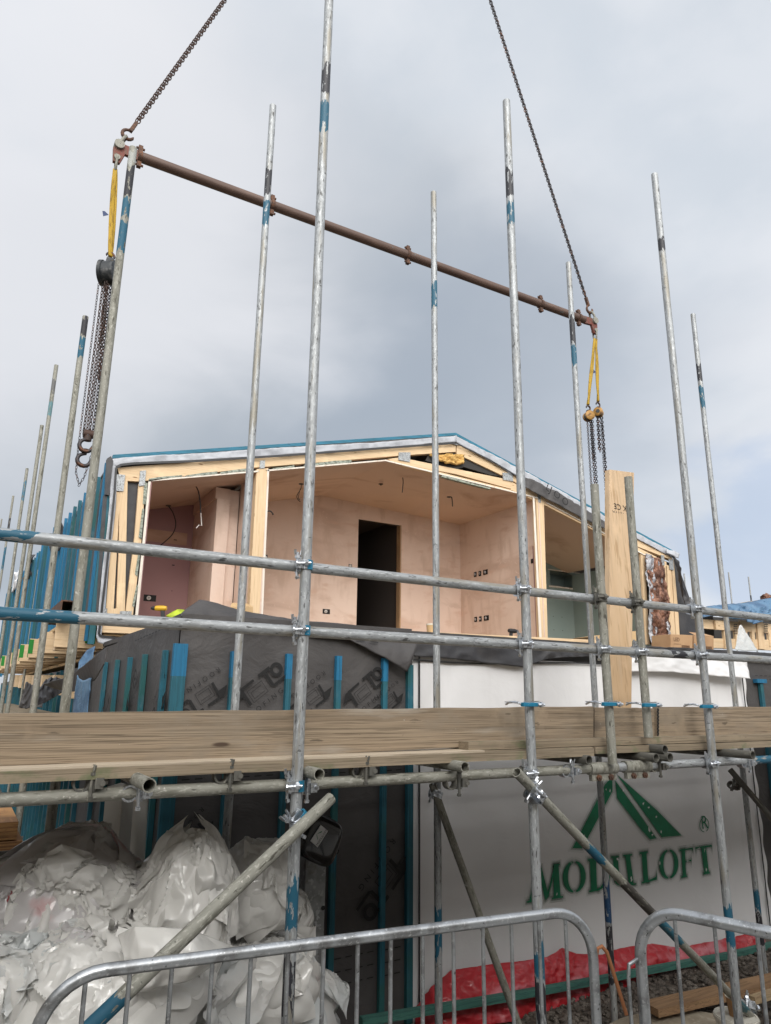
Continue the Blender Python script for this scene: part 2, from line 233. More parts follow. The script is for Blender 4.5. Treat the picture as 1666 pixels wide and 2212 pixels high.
# ------------------------------------------------------------------ mesh helpers
class MB:
    def __init__(s): s.v = []; s.f = []; s.m = []; s.mi = 0
    def add(s, vs, fs):
        o = len(s.v); s.v += [Vector(v) for v in vs]
        for f in fs: s.f.append([i + o for i in f]); s.m.append(s.mi)
    def box(s, x0, x1, y0, y1, z0, z1):
        s.add([(x, y, z) for x in (x0, x1) for y in (y0, y1) for z in (z0, z1)], [(0, 1, 3, 2), (4, 6, 7, 5), (0, 4, 5, 1), (2, 3, 7, 6), (0, 2, 6, 4), (1, 5, 7, 3)])
        return s
    def hexa(s, a, b):
        """prism between polygon a and polygon b (same count)"""
        n = len(a); s.add(list(a) + list(b), [tuple(range(n))[::-1], tuple(range(n, 2 * n))] + [(i, (i + 1) % n, n + (i + 1) % n, n + i) for i in range(n)])
        return s
    def bar(s, p, q, w, h, up=(0, 0, 1)):
        p = Vector(p); q = Vector(q); d = (q - p).normalized(); u = Vector(up)
        a = d.cross(u)
        if a.length < 1e-4: a = d.cross(Vector((0, 1, 0)))
        a.normalize(); b = a.cross(d)
        c = [a * w / 2 * i + b * h / 2 * j for i, j in ((-1, -1), (1, -1), (1, 1), (-1, 1))]
        return s.hexa([p + k for k in c], [q + k for k in c])
    def tube(s, pts, r, seg=14, cap=True, hollow=0.0):
        pts = [Vector(p) for p in pts]; n = len(pts); rr = r if isinstance(r, (list, tuple)) else [r] * n
        d0 = (pts[1] - pts[0]).normalized(); a = d0.orthogonal().normalized(); rings = []
        for i, p in enumerate(pts):
            d = (pts[min(i + 1, n - 1)] - pts[max(i - 1, 0)]).normalized()
            a = (a - d * a.dot(d)).normalized(); b = d.cross(a)
            rings.append((p, a.copy(), b, rr[i]))
        def mk(off):
            vs = []
            for p, a, b, r_ in rings:
                vs += [p + (a * math.cos(t) + b * math.sin(t)) * (r_ - off) for t in [2 * math.pi * k / seg for k in range(seg)]]
            return vs
        fs = [(i * seg + k, i * seg + (k + 1) % seg, (i + 1) * seg + (k + 1) % seg, (i + 1) * seg + k) for i in range(n - 1) for k in range(seg)]
        if not hollow:
            if cap: fs += [tuple(range(seg))[::-1], tuple(range((n - 1) * seg, n * seg))]
            s.add(mk(0), fs)
        else:
            o = n * seg; vs = mk(0) + mk(hollow)
            f2 = [tuple(o + i for i in f)[::-1] for f in fs]
            e = [(k, o + k, o + (k + 1) % seg, (k + 1) % seg) for k in range(seg)]
            m_ = (n - 1) * seg; e2 = [(m_ + k, m_ + (k + 1) % seg, o + m_ + (k + 1) % seg, o + m_ + k) for k in range(seg)]
            s.add(vs, fs + f2 + e + e2)
        return s
    def ring(s, c, ax, r, w, t, seg=16, a0=0, a1=360):
        """flat band of width w, inner radius r and thickness t around axis ax"""
        c = Vector(c); ax = Vector(ax).normalized(); a = ax.orthogonal().normalized()
        if abs(ax.z) > .9: a = Vector((1, 0, 0))
        elif abs(ax.x) > .9: a = Vector((0, 1, 0))
        b = ax.cross(a); vs = []
        full = abs(a1 - a0) >= 360; n = seg if full else seg + 1
        for k in range(n):
            t_ = R(a0 + (a1 - a0) * k / seg); d = a * math.cos(t_) + b * math.sin(t_)
            for rr, ww in ((r, -w / 2), (r + t, -w / 2), (r + t, w / 2), (r, w / 2)): vs.append(c + d * rr + ax * ww)
        fs = []
        for k in range(seg):
            i = k * 4; j = ((k + 1) % n) * 4
            for q in range(4): fs.append((i + q, i + (q + 1) % 4, j + (q + 1) % 4, j + q))
        if not full: fs += [(0, 1, 2, 3), (seg * 4 + 3, seg * 4 + 2, seg * 4 + 1, seg * 4)]
        s.add(vs, fs); return s
    def grid(s, fn, nu, nv):
        vs = [fn(i / nu, j / nv) for j in range(nv + 1) for i in range(nu + 1)]
        s.add(vs, [(j * (nu + 1) + i, j * (nu + 1) + i + 1, (j + 1) * (nu + 1) + i + 1, (j + 1) * (nu + 1) + i) for j in range(nv) for i in range(nu)]); return s
    def build(s, name, mats, parent=None, smooth=False, origin=None, solid=0.0, auto=None, bevel=0.0):
        if not isinstance(mats, (list, tuple)): mats = [mats]
        org = Vector(origin) if origin is not None else Vector((0, 0, 0))
        if parent is not None:
            p = parent; org = Vector((0, 0, 0))
            while p is not None: org += p.location; p = p.parent
        me = bpy.data.meshes.new(name); me.from_pydata([v - org for v in s.v], [], s.f)
        for m in mats: me.materials.append(m)
        me.polygons.foreach_set('material_index', s.m)
        bm = bmesh.new(); bm.from_mesh(me); bmesh.ops.recalc_face_normals(bm, faces=bm.faces)
        if smooth:
            for f in bm.faces: f.smooth = True
            lim = R(auto or 38)
            for e in bm.edges:
                if len(e.link_faces) == 2 and e.calc_face_angle(0) > lim: e.smooth = False
        bm.to_mesh(me); bm.free()
        o = bpy.data.objects.new(name, me); COL.objects.link(o)
        if parent is not None: o.parent = parent
        else: o.location = org
        if solid:
            sm = o.modifiers.new('thickness', 'SOLIDIFY'); sm.thickness = solid; sm.offset = 0
        if bevel:
            bv = o.modifiers.new('soft_edge', 'BEVEL'); bv.width = bevel; bv.segments = 2; bv.limit_method = 'ANGLE'
        return o
def tag(o, label=None, cat=None, group=None, kind=None):
    if label: o['label'] = label
    if cat: o['category'] = cat
    if group: o['group'] = group
    if kind: o['kind'] = kind
    return o
def thing(name, loc, label, cat, group=None):
    o = bpy.data.objects.new(name, None); COL.objects.link(o); o.location = loc; o.empty_display_size = .1
    return tag(o, label, cat, group)
def copy_tree(o, parent=None):
    c_ = o.copy(); COL.objects.link(c_); c_.parent = parent
    for ch in [x for x in COL.objects if x.parent == o and x is not c_]: copy_tree(ch, c_)
    return c_
def px_prism(mb, pts, Y, d):
    """outline read off the photograph, put on the real plane y = Y and given the depth d"""
    a = [P(x, y, Y) for x, y in pts]; mb.hexa(a, [p + Vector((0, d, 0)) for p in a]); return mb
def sheet(top, bot, nu, nv, amp, sc=2.5, seed=0.0, bulge=0.0):
    """cloth between two polylines of (px, py, Y)"""
    A = [P(*q) for q in top]; B = [P(*q) for q in bot]
    def lerp(L_, t):
        k = t * (len(L_) - 1); i = min(int(k), len(L_) - 2); return L_[i].lerp(L_[i + 1], k - i)
    def fn(u, v):
        p = lerp(A, u).lerp(lerp(B, u), v); q = p * sc + Vector((seed, seed, seed))
        e = math.sin(math.pi * min(1, max(0, v))) * bulge
        p = p + Vector((0, -1, .2)) * (amp * (mn.noise(q) + .55 * (1 - 2 * abs(mn.noise(q * 2.3))) + .25 * mn.noise(q * 5.1)) + e)
        return p
    return MB().grid(fn, nu, nv)
def text_into(mb, s, size, o, u, v, spacing=1.0, shear=0.0, fn=None):
    cu = bpy.data.curves.new('t', 'FONT'); cu.body = s; cu.size = size; cu.space_character = spacing; cu.shear = shear; cu.resolution_u = 4
    ob = bpy.data.objects.new('t', cu); me = bpy.data.meshes.new_from_object(ob)
    o = Vector(o); u = Vector(u).normalized(); v = Vector(v).normalized()
    vs = [o + u * p.co.x + v * p.co.y for p in me.vertices]
    if fn: vs = [fn(p) for p in vs]
    mb.add(vs, [tuple(f.vertices) for f in me.polygons])
    bpy.data.objects.remove(ob); bpy.data.curves.remove(cu); bpy.data.meshes.remove(me)

# ------------------------------------------------------------------ ground
def gz(x, y):
    t = min(1, max(0, (y - 2.35) / .9)); t = t * t * (3 - 2 * t)
    return -1.86 - .40 * t
g = MB()
def gfn(u, v):
    x = -60 + 160 * u if False else 60 * (2 * u - 1) ** 3 + 3; y = 60 * (2 * v - 1) ** 3 + 4
    return Vector((x, y, gz(x, y) + .025 * mn.noise(Vector((x * 2.1, y * 2.1, 0))) - .01))
g.grid(gfn, 150, 150)
tag(g.build('ground', earth, smooth=True), kind='structure')
pv = MB(); pv.grid(lambda u, v: Vector((-14 + 40 * u, -2.95 + 5.0 * v, -1.845 + .002 * mn.noise(Vector((u * 30, v * 8, 0))))), 60, 12)  # paving out of view, added pale to bounce light under the deck
tag(pv.build('bounce_paving', mat('pale_bounce_paving', (.50, .48, .45), .9, 0, [((3, 3, 3), (.42, .40, .37), .45, .65), ((30, 30, 30), (.54, .52, .49), .5, .7)]), smooth=True), kind='structure')
far = MB(); far.add([(-900, -900, -2.35), (900, -900, -2.35), (900, 900, -2.35), (-900, 900, -2.35)], [(0, 1, 2, 3)])
tag(far.build('terrain', earth), kind='structure')

nbh = thing('added_shade_walls', (2, -3.2, gz(2, -3.2)), 'unseen plain cream walls added to shade and bounce light under the scaffold deck', 'building')  # walls out of view, added to shade the deck underside and bounce light
MB().box(-16, 30, -3.4, -3.0, -1.95, 2.8).build('back_shade_wall', shade_wall_mat, nbh)
MB().box(-16.2, 30.2, -3.5, -2.9, 2.8, 2.92).build('shade_wall_coping', concrete, nbh)
MB().box(-2.6, -2.3, -2.99, 12, -2.3, 1.0).build('side_shade_wall', shade_wall_mat, nbh)  # unseen side wall, added to darken the flank below the deck
MB().box(-2.65, -2.25, -2.89, 12.05, 1.0, 1.07).build('shade_wall_coping', concrete, nbh)

# ------------------------------------------------------------------ ground floor extension wrapped in membrane
EY, EX, TOPZ = 4.85, 1.24, .535
def wr(p):
    """shallow sag of the stretched membrane between the battens"""
    return Vector((p.x, p.y - .006 - .010 * mn.noise(Vector((p.x * 3.1, p.z * 2.2, 4.0))) - .004 * mn.noise(Vector((p.x * 9, p.z * 5, 9))), p.z))
def wr_x(p):
    return Vector((p.x - .006 - .012 * mn.noise(Vector((p.y * 3.1, p.z * 2.2, 7.0))), p.y, p.z))
ext = thing('extension_building', (EX, EY, -2.15), 'single storey extension wrapped in grey roofing membrane with blue battens and a white stencilled panel', 'building')
BX = P(889, 1430, EY).x           # where the white panel starts
BX2 = P(1606, 1450, EY).x         # where it ends
mb = MB(); mb.grid(lambda u, v: wr(Vector((EX + (BX - EX) * u, EY, -2.25 + (TOPZ + 2.25) * v))), 60, 60); mb.build('front_membrane', memb, ext, True)
mb = MB(); mb.grid(lambda u, v: wr(Vector((BX2 + 2.6 * u, EY, -2.3 + (TOPZ + 2.3 - .02) * v))), 40, 50); mb.build('side_panel_membrane', memb, ext, True)
mb = MB(); mb.grid(lambda u, v: wr_x(Vector((EX, EY + 3.45 * u, -2.3 + (TOPZ + 2.3 - .10 * u) * v))), 60, 50); mb.build('return_membrane', memb, ext, True)
mb = MB(); mb.box(EX + .02, 10.0, EY + .03, 8.05, -2.3, TOPZ - .06); mb.build('wall_core', dark, ext)
# white panel
def bz(u): return P(890 + 716 * u, 1417 + 44 * u, EY).z
mb = MB()
def banner(u, v):
    x = BX + (BX2 - BX) * u; z = -2.28 + (.335 + 2.28) * v; e = 0
    if u < .16: e = .012 * math.sin((u * 60 - v * 20)) * (1 - u / .16) * (1 if v > .55 else .4)
    if u > .9: e = .010 * math.sin((u * 90 + v * 46)) * (u - .9) / .1
    return Vector((x, EY - .012 - .010 * mn.noise(Vector((x * .9, z * .8, 2.2))) - e, z))
mb.grid(banner, 150, 80); mb.build('white_panel', whitem, ext, True)
mb = MB(); mb.box(EX + .01, BX2 + 2.6, EY + .02, 8.0, TOPZ - .055, TOPZ - .012); mb.build('roof_deck', memb, ext)
# tape lines round the white panel
mb = MB()
for k in range(24):
    a = k / 24; b = (k + 1) / 24
    pa, pb = P(893 + 706 * a, 1425 + 22 * a + 4 * math.sin(a * 9), EY - .035), P(893 + 706 * b, 1425 + 22 * b + 4 * math.sin(b * 9), EY - .035)
    mb.bar(pa, pb, .004, .014)
mb.build('tape_line', tape, ext)
mb = MB(); x0 = BX + .045; mb.box(x0, x0 + .014, EY - .036, EY - .031, -2.2, .33); mb.build('tape_line', tape, ext)
mb = MB(); x0 = BX2 - .09; mb.box(x0, x0 + .014, EY - .036, EY - .031, -2.2, .26); mb.build('tape_line', tape, ext)
# battens on the membrane
for px in (497, 617, 725, 826):
    x = P(px, 1500, EY).x
    MB().box(x - .021, x + .021, EY - .05, EY - .012, -2.2, .295).build('batten', batten_z, ext, bevel=.003)
    MB().box(x - .0215, x + .0215, EY - .0505, EY - .0115, .12, .2955).build('batten_top', batten_top, ext)
MB().box(EX - .045, EX + .045, EY - .052, EY - .012, -2.2, .33).build('corner_batten', batten_z, ext, bevel=.003)
MB().box(EX - .0455, EX + .0455, EY - .0525, EY - .0115, .12, .3305).build('batten_top', batten_top, ext)
for px in (350, 306, 274, 247, 222):
    y = PX(px, 1500, EX - .03).y
    MB().box(EX - .050, EX - .012, y - .022, y + .022, -2.2, .30).build('batten', batten_z, ext, bevel=.003)
MB().box(BX - .062, BX - .012, EY - .05, EY - .012, -2.2, .25).build('batten', batten_z, ext)
x = P(1640, 1500, EY).x
MB().box(x - .03, x + .02, EY - .05, EY - .012, -2.2, .20).build('batten', batten_z, ext, bevel=.003)
MB().box(x - .10, x + .07, EY - .065, EY - .012, .203, .245).build('batten_cap', batten_top, ext)
# dashed print lines
def dashes(o, u, n, length=.05, gap=.035, h=.006, nrm=(0, -1, 0), v=(0, 0, 1)):
    m_ = MB(); u = Vector(u).normalized(); v = Vector(v); o = Vector(o); nrm = Vector(nrm)
    for k in range(n):
        p = o + u * (k * (length + gap)); m_.add([p, p + u * length, p + u * length + v * h, p + v * h], [(0, 1, 2, 3)])
    return m_
for z in (-.47, -.53, -1.72, -1.80, -1.88):
    for xa, nn_ in ((1.32, 2), (1.64, 4), (2.05, 4), (2.45, 4), (2.84, 2)):
        dashes((xa, EY - .026, z), (1, 0, .02), nn_).build('dashed_print', inkm, ext)
for z in (.36, .40):
    dashes((BX2 + .16, EY - .026, z - .12), (1, 0, 0), 12).build('dashed_print', inkm, ext)
dashes((EX - .03, EY + .15, .46), (0, 1, -.03), 12, .07, .03, .009).build('dashed_print', inkm, ext)
# printed roofing logo, repeated on the membrane at an angle
def logo(o, ang, sc, parent, u=(1, 0, 0), v=(0, 0, 1), word='ROOFING', name='logo_print'):
    m_ = MB(); u = Vector(u); v = Vector(v); c_, s_ = math.cos(ang), math.sin(ang)
    U = u * c_ + v * s_; V = -u * s_ + v * c_; o = Vector(o)
    def q(a, b): return o + (U * a + V * b) * sc
    def poly_(pts): m_.add([q(*p) for p in pts], [tuple(range(len(pts)))])
    text_into(m_, word, .28 * sc, q(-.95, -.5), U, V, 1.75)
    poly_([(.42, .52), (.98, .52), (.98, .64), (.42, .64)]); poly_([(.66, -.02), (.78, -.02), (.78, .52), (.66, .52)])
    n = 22
    for k in range(n):
        a, b = 2 * math.pi * k / n, 2 * math.pi * (k + 1) / n
        m_.add([q(1.16 + .26 * math.cos(t), .36 + r_ * math.sin(t)) if r_ == .27 else q(1.16 + .14 * math.cos(t), .36 + .15 * math.sin(t)) for t, r_ in ((a, .27), (b, .27), (b, .15), (a, .15))], [(0, 1, 2, 3)])
    poly_([(.78, -.12), (1.42, -.12), (1.42, -.02), (.66, -.02)])
    poly_([(-.9, .30), (-.45, .30), (-.45, .60), (-.57, .60), (-.57, .40), (-.9, .40)][:4]); poly_([(-.45, -.12), (-.34, -.12), (-.34, .62), (-.45, .62)]); poly_([(-.34, .52), (.20, .52), (.20, .62), (-.34, .62)])
    for a, b, c2, d2 in ((-.26, -.12, .44, -.10), (-.26, .36, .44, .38), (-.26, -.12, -.24, .38), (.42, -.12, .44, .38), (-.16, -.02, .34, 0), (-.16, .24, .34, .26), (-.16, -.02, -.14, .26)):
        poly_([(a, b), (c2, b), (c2, d2), (a, d2)])
    return m_.build(name, inkm, parent)
yl = EY - .028
logo((1.43, yl, .03), R(215), .165, ext); logo((1.80, yl, .0), R(38), .185, ext); logo((2.22, yl, .03), R(215), .165, ext); logo((2.63, yl, .0), R(38), .18, ext)
logo((2.36 - .12, yl, -1.12), R(47), .23, ext); logo((2.84, yl, -1.22), R(227), .22, ext); logo((2.86, yl, 0), R(215), .14, ext)
logo((1.83, yl, -1.3), R(47), .2, ext); logo((1.42, yl, -.85), R(227), .15, ext)
logo((BX2 + .45, yl, -.75), R(-70), .25, ext); logo((BX2 + .6, yl, .0), R(215), .18, ext)
for yy, zz, a in ((5.15, -.02, 215), (6.1, -.05, 50), (7.2, -.05, 215), (5.4, -1.0, 60), (6.6, -1.1, 230), (7.6, -.9, 50)):
    logo((EX - .032, yy, zz), R(a), .18, ext, u=(0, -1, 0))

# ---- stencilled green sign on the white panel
def q7(x, y): return P(1132.9 + .32 * x, 1612.7 + .32 * y, EY - .045)
def on_banner(p, d=.034): return Vector((p.x, banner((p.x - BX) / (BX2 - BX), (p.z + 2.28) / 2.615).y - d + .012, p.z))
sign = MB(); h1 = MB(); h2 = MB()
def stroke(poly2, spray=.013):
    """poly2: outline in world (x, z) on the panel"""
    pts = [Vector((x, EY, z)) for x, z in poly2]
    sign.add([on_banner(p, .0200) for p in pts], [tuple(range(len(pts)))])
    cx_, cz_ = sum(p.x for p in pts) / len(pts), sum(p.z for p in pts) / len(pts)
    for m_, d_, off in ((h1, spray, .0180), (h2, spray * 2.3, .0160)):
        ar = sum(pts[i].x * pts[(i + 1) % len(pts)].z - pts[(i + 1) % len(pts)].x * pts[i].z for i in range(len(pts)))
        sg = 1 if ar > 0 else -1; n = len(pts); o_ = []
        for i in range(n):
            a, b, c3 = pts[i - 1], pts[i], pts[(i + 1) % n]
            e1 = (b - a).normalized(); e2 = (c3 - b).normalized()
            n1 = Vector((e1.z, 0, -e1.x)) * sg; n2 = Vector((e2.z, 0, -e2.x)) * sg; nm = n1 + n2
            nm = nm.normalized() if nm.length > .1 else n1
            o_.append(on_banner(b + nm * min(d_ / max(.5, nm.dot(n1)), d_ * 1.6), off))
        m_.add(o_, [tuple(range(n))])
def letter(tl, tr, br, bl, strokes):
    """four corners in photograph crop pixels, strokes in the unit box"""
    A, B, C_, D = (q7(*k) for k in (tl, tr, br, bl))
    for st in strokes:
        o_ = []
        for a, b in st:
            p = (D.lerp(C_, a)).lerp(A.lerp(B, a), b); o_.append((p.x, p.z))
        stroke(o_)
def arc(cx, cy, rx, ry, tx, ty, a0, a1, n=9):
    o_ = [(cx + rx * math.cos(R(a0 + (a1 - a0) * k / n)), cy + ry * math.sin(R(a0 + (a1 - a0) * k / n))) for k in range(n + 1)]
    i_ = [(cx + (rx - tx) * math.cos(R(a0 + (a1 - a0) * k / n)), cy + (ry - ty) * math.sin(R(a0 + (a1 - a0) * k / n))) for k in range(n + 1)]
    return o_ + i_[::-1]
def serif(x, y, w, h): return [(x - w / 2, y), (x + w / 2, y), (x + w / 2, y + h), (x - w / 2, y + h)]
O_ = [arc(.5, .5, .5, .5, .22, .05, 100, 260), arc(.5, .5, .5, .5, .22, .05, -80, 80)]
letter((62, 822), (248, 795), (270, 1025), (40, 1058), [[(.02, .03), (.10, .03), (.30, .97), (.18, .97)], [(.20, .97), (.36, .97), (.60, .10), (.50, .0)], [(.50, 0), (.58, .10), (.93, .98), (.84, .98)], [(.74, .0), (.95, .0), (.98, .98), (.80, .92)], serif(.05, 0, .2, .045), serif(.86, 0, .34, .045), serif(.92, .955, .22, .045)])
letter((272, 780), (428, 770), (432, 985), (275, 998), O_)
letter((440, 765), (600, 745), (600, 960), (452, 988), [[(.10, .03), (.36, .03), (.36, .97), (.10, .97)], serif(.22, 0, .44, .045), serif(.20, .955, .36, .045), arc(.36, .5, .64, .5, .28, .05, -82, 82)])
letter((603, 745), (745, 728), (768, 935), (615, 955), [[(.08, .2), (.30, .2), (.28, .97), (.06, .97)], serif(.16, .955, .36, .045), arc(.45, .25, .38, .25, .2, .05, 185, 320), [(.68, .03), (.90, .03), (.86, .97), (.64, .97)], serif(.76, .955, .42, .045), serif(.84, 0, .34, .045)])
letter((790, 718), (900, 702), (912, 905), (805, 928), [[(.14, .03), (.42, .03), (.42, .97), (.14, .97)], serif(.26, .955, .5, .045), serif(.22, 0, .40, .045), [(.42, 0), (.96, .02), (1.0, .30), (.9, .12), (.42, .05)]])
letter((920, 703), (1050, 690), (1055, 890), (925, 903), O_)
letter((1058, 690), (1150, 678), (1150, 872), (1072, 890), [[(.14, .03), (.42, .03), (.40, .97), (.14, .97)], serif(.26, 0, .52, .045), [(.0, .95), (1.0, .97), (1.02, .80), (.92, .91), (.0, .915)], [(.40, .50), (.86, .50), (.9, .42), (.9, .64), (.86, .55), (.40, .55)]])
letter((1170, 680), (1275, 665), (1292, 855), (1200, 872), [[(.34, .03), (.66, .03), (.64, .92), (.34, .92)], serif(.5, 0, .5, .045), [(.0, .93), (1.0, .93), (1.04, .80), (1.04, .99), (-.04, .99), (-.04, .80)]])
for pl in ([(608, 205), (560, 258), (340, 690), (405, 692), (608, 305)], [(628, 232), (640, 350), (800, 560), (862, 630), (905, 622), (728, 370)], [(640, 192), (940, 614), (1074, 603), (905, 430)]):
    stroke([(q7(*k).x, q7(*k).z) for k in pl], .016)
h2.build('overspray', halo2, ext); h1.build('overspray', halo1, ext)
sign.build('stencilled_sign', greenspray, ext)
# bare patches where the paint has flaked off the stencil
mb = MB()
for cx_, cy_, a, b in ((592, 298, 8, 24), (566, 292, 4, 10), (680, 300, 6, 14), (815, 388, 9, 14), (852, 412, 12, 8), (903, 476, 8, 10), (855, 565, 9, 24), (875, 600, 9, 18), (420, 606, 5, 12), (233, 1000, 6, 22), (735, 900, 8, 24), (882, 912, 18, 4), (1230, 700, 5, 22), (1240, 835, 6, 26), (928, 790, 6, 26), (935, 580, 5, 14), (330, 790, 8, 6), (640, 765, 10, 12), (1118, 775, 14, 4), (1190, 688, 12, 4)):
    n = 11; pts = []
    for k in range(n):
        t = 2 * math.pi * k / n; r_ = random.uniform(.2, 1.0); p = q7(cx_ + a * r_ * math.cos(t), cy_ + b * r_ * math.sin(t)); pts.append(on_banner(p, .0215))
    c0 = on_banner(q7(cx_, cy_), .0215); mb.add([c0] + pts, [(0, k + 1, (k + 1) % n + 1) for k in range(n)])
mb.build('flaked_patch', whitem, ext)
mb = MB()   # registered mark in its ring
for k in range(28):
    if k in (5, 6, 20, 21): continue
    a, b = 2 * math.pi * k / 28, 2 * math.pi * (k + 1) / 28
    mb.add([on_banner(q7(1228 + rx * math.cos(t), 531 + ry * math.sin(t)), .020) for t, rx, ry in ((a, 33, 50), (b, 33, 50), (b, 29, 45), (a, 29, 45))], [(0, 1, 2, 3)])
o_ = q7(1211, 560); text_into(mb, 'R', .17, (o_.x, EY - .046, o_.z), (1, 0, .02), (0, 0, 1), fn=lambda p: on_banner(p, .020))
mb.build('registered_mark', greenspray, ext)
# slack grey membrane turned over the roof edge, and loose flaps
mb = sheet([(893, 1366, 4.83), (1000, 1374, 4.8), (1140, 1384, 4.8), (1290, 1392, 4.8), (1440, 1398, 4.8), (1560, 1404, 4.8), (1720, 1414, 4.8)],
           [(893, 1418, 4.80), (1000, 1426, 4.79), (1130, 1442, 4.78), (1180, 1424, 4.79), (1300, 1415, 4.79), (1460, 1416, 4.79), (1720, 1432, 4.79)], 120, 14, .022, 3, 3.3)
mb.build('folded_edge_membrane', memb_dark, ext, True, solid=.004)
mb = sheet([(1330, 1418, 4.76), (1450, 1418, 4.76), (1560, 1424, 4.75), (1612, 1428, 4.75)], [(1330, 1450, 4.76), (1450, 1452, 4.75), (1560, 1462, 4.72), (1622, 1466, 4.70)], 50, 14, .016, 5, 1.3)
mb.build('white_edge_flap', whitem, ext, True, solid=.003)
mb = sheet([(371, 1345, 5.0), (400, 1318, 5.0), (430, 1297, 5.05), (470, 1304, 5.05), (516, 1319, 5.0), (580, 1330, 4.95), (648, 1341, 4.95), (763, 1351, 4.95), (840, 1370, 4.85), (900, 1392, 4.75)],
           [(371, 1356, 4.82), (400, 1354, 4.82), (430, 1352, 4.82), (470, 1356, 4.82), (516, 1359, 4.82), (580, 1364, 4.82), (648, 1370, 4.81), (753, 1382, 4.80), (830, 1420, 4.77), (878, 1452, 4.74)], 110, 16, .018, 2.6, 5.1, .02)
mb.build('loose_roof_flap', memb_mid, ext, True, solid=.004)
o_ = P(432, 1345, 4.78); dashes(o_, (1, 0, -.05), 12, .07, .05, .008, v=(0, .3, .95)).build('dashed_print', inkm, ext)
# spilt red sheeting, white skirt and the green batten that holds them at the foot of the panel
mb = sheet([(898, 2176, 4.82), (930, 2130, 4.78), (973, 2096, 4.76), (1050, 2084, 4.74), (1133, 2074, 4.74), (1180, 2066, 4.74), (1213, 2047, 4.75), (1245, 2060, 4.75), (1300, 2062, 4.76), (1340, 2048, 4.76), (1408, 2038, 4.77), (1463, 2047, 4.78), (1533, 2034, 4.78), (1600, 2020, 4.79), (1642, 2006, 4.80)],
           [(880, 2240, 4.76), (930, 2232, 4.62), (980, 2222, 4.58), (1060, 2214, 4.58), (1140, 2200, 4.60), (1200, 2184, 4.62), (1268, 2164, 4.64), (1308, 2144, 4.66), (1370, 2126, 4.68), (1433, 2110, 4.70), (1520, 2090, 4.72), (1600, 2076, 4.72), (1650, 2066, 4.72)], 220, 50, .026, 6.0, 2.0, .03)
red = tag(mb.build('plastic_sheeting', redp, None, True, origin=P(1200, 2150, 4.7), solid=.002), 'crumpled red plastic sheeting bunched along the foot of the white stencilled panel', 'plastic sheet')
mb = MB(); pts = [(780, 2206, 4.52), (900, 2186, 4.50), (1093, 2154, 4.50), (1283, 2119, 4.54), (1383, 2099, 4.58), (1573, 2064, 4.62), (1690, 2036, 4.64)]
for a, b in zip(pts, pts[1:]): mb.bar(P(*a), P(*b), .05, .045)
tag(mb.build('ground_batten', green_x, None, origin=P(*pts[0])), 'long green treated batten pinning red sheeting against the white panel', 'batten')

# ------------------------------------------------------------------ upper module (cut open gable at y = 8)
UY = 8.0
def ceil_l(x): return 2.345 + (x - 1.55) * .262
def Pz(x, y, Y=UY): return P(x, y, Y)
up = thing('loft_module', (1.15, UY, .45), 'open ended timber loft module with pink plastered rooms under a shallow gable roof', 'building')
ridge = P(985, 945, UY); eL = P(243, 996, UY); eR = P(1462, 1202, UY)
# roof shell (deck + membrane) running back
RB = 26.0
mb = MB()
for a, b in ((eL, ridge), (ridge, eR)):
    n_ = Vector((0, 0, .03)); mb.hexa([a, b, b + n_, a + n_], [Vector((p.x, 12.4, p.z)) for p in (a, b, b + n_, a + n_)])
mb.build('roof', memb, up)
mb = MB()
for k, (a, b) in enumerate(((eL, ridge), (ridge, eR))):
    n_ = Vector((0, 0, .032)); t_ = Vector((0, 0, .075)); mb.hexa([a + n_, b + n_, b + t_, a + t_], [p + Vector((0, .05, 0)) for p in (a + n_, b + n_, b + t_, a + t_)])
mb.build('verge_batten', batten_x, up)
# white wrap over the front edge with its black tape
def strip_px(top, bot, nm, m_, Y=UY - .02, amp=.02, sc=4, sd=0, nu=120, nv=6, solid=.006, smooth=True):
    return sheet([(x, y, Y) for x, y in top], [(x, y, Y) for x, y in bot], nu, nv, amp, sc, sd).build(nm, m_, up, smooth, solid=solid)
strip_px([(240, 991), (420, 980), (600, 968), (800, 957), (985, 942)], [(240, 1008), (420, 995), (600, 984), (800, 969), (985, 955)], 'white_verge_wrap', vergem, sd=1)
strip_px([(985, 942), (1100, 1001), (1200, 1055), (1330, 1128), (1462, 1197)], [(985, 955), (1100, 1020), (1200, 1076), (1330, 1140), (1455, 1206)], 'white_verge_wrap', vergem, sd=2)
mb = MB()
tp = [(251, 1010), (262, 1004), (290, 1001), (420, 996), (600, 985), (800, 970), (985, 957)]
for a, b in zip(tp, tp[1:]): mb.bar(P(*a, UY - .045), P(*b, UY - .045), .006, .026)
tp = [(985, 957), (1060, 994), (1120, 1030)]
for a, b in zip(tp, tp[1:]): mb.bar(P(*a, UY - .045), P(*b, UY - .045), .006, .018)
tp = [(251, 1010), (248, 1060), (238, 1160), (228, 1250), (214, 1370), (218, 1374), (290, 1383)]
for a, b in zip(tp, tp[1:]): mb.bar(P(*a, UY - .045), P(*b, UY - .045), .022, .006, up=(0, 1, 0))
mb.build('tape_line', tape, up)
sheet([(240, 993, UY - .03), (236, 1100, UY - .03), (219, 1250, UY - .03), (208, 1378, UY - .03)], [(253, 1005, UY - .02), (250, 1100, UY - .02), (232, 1250, UY - .02), (218, 1384, UY - .02)], 60, 5, .014, 5, 3).build('white_corner_wrap', vergem, up, True, solid=.006)
sheet([(208, 1372, UY - .03), (250, 1378, UY - .03), (320, 1384, UY - .02)], [(212, 1388, UY - .03), (262, 1402, UY - .03), (300, 1396, UY - .02)], 20, 5, .014, 5, 3).build('white_corner_wrap', vergem, up, True, solid=.006)
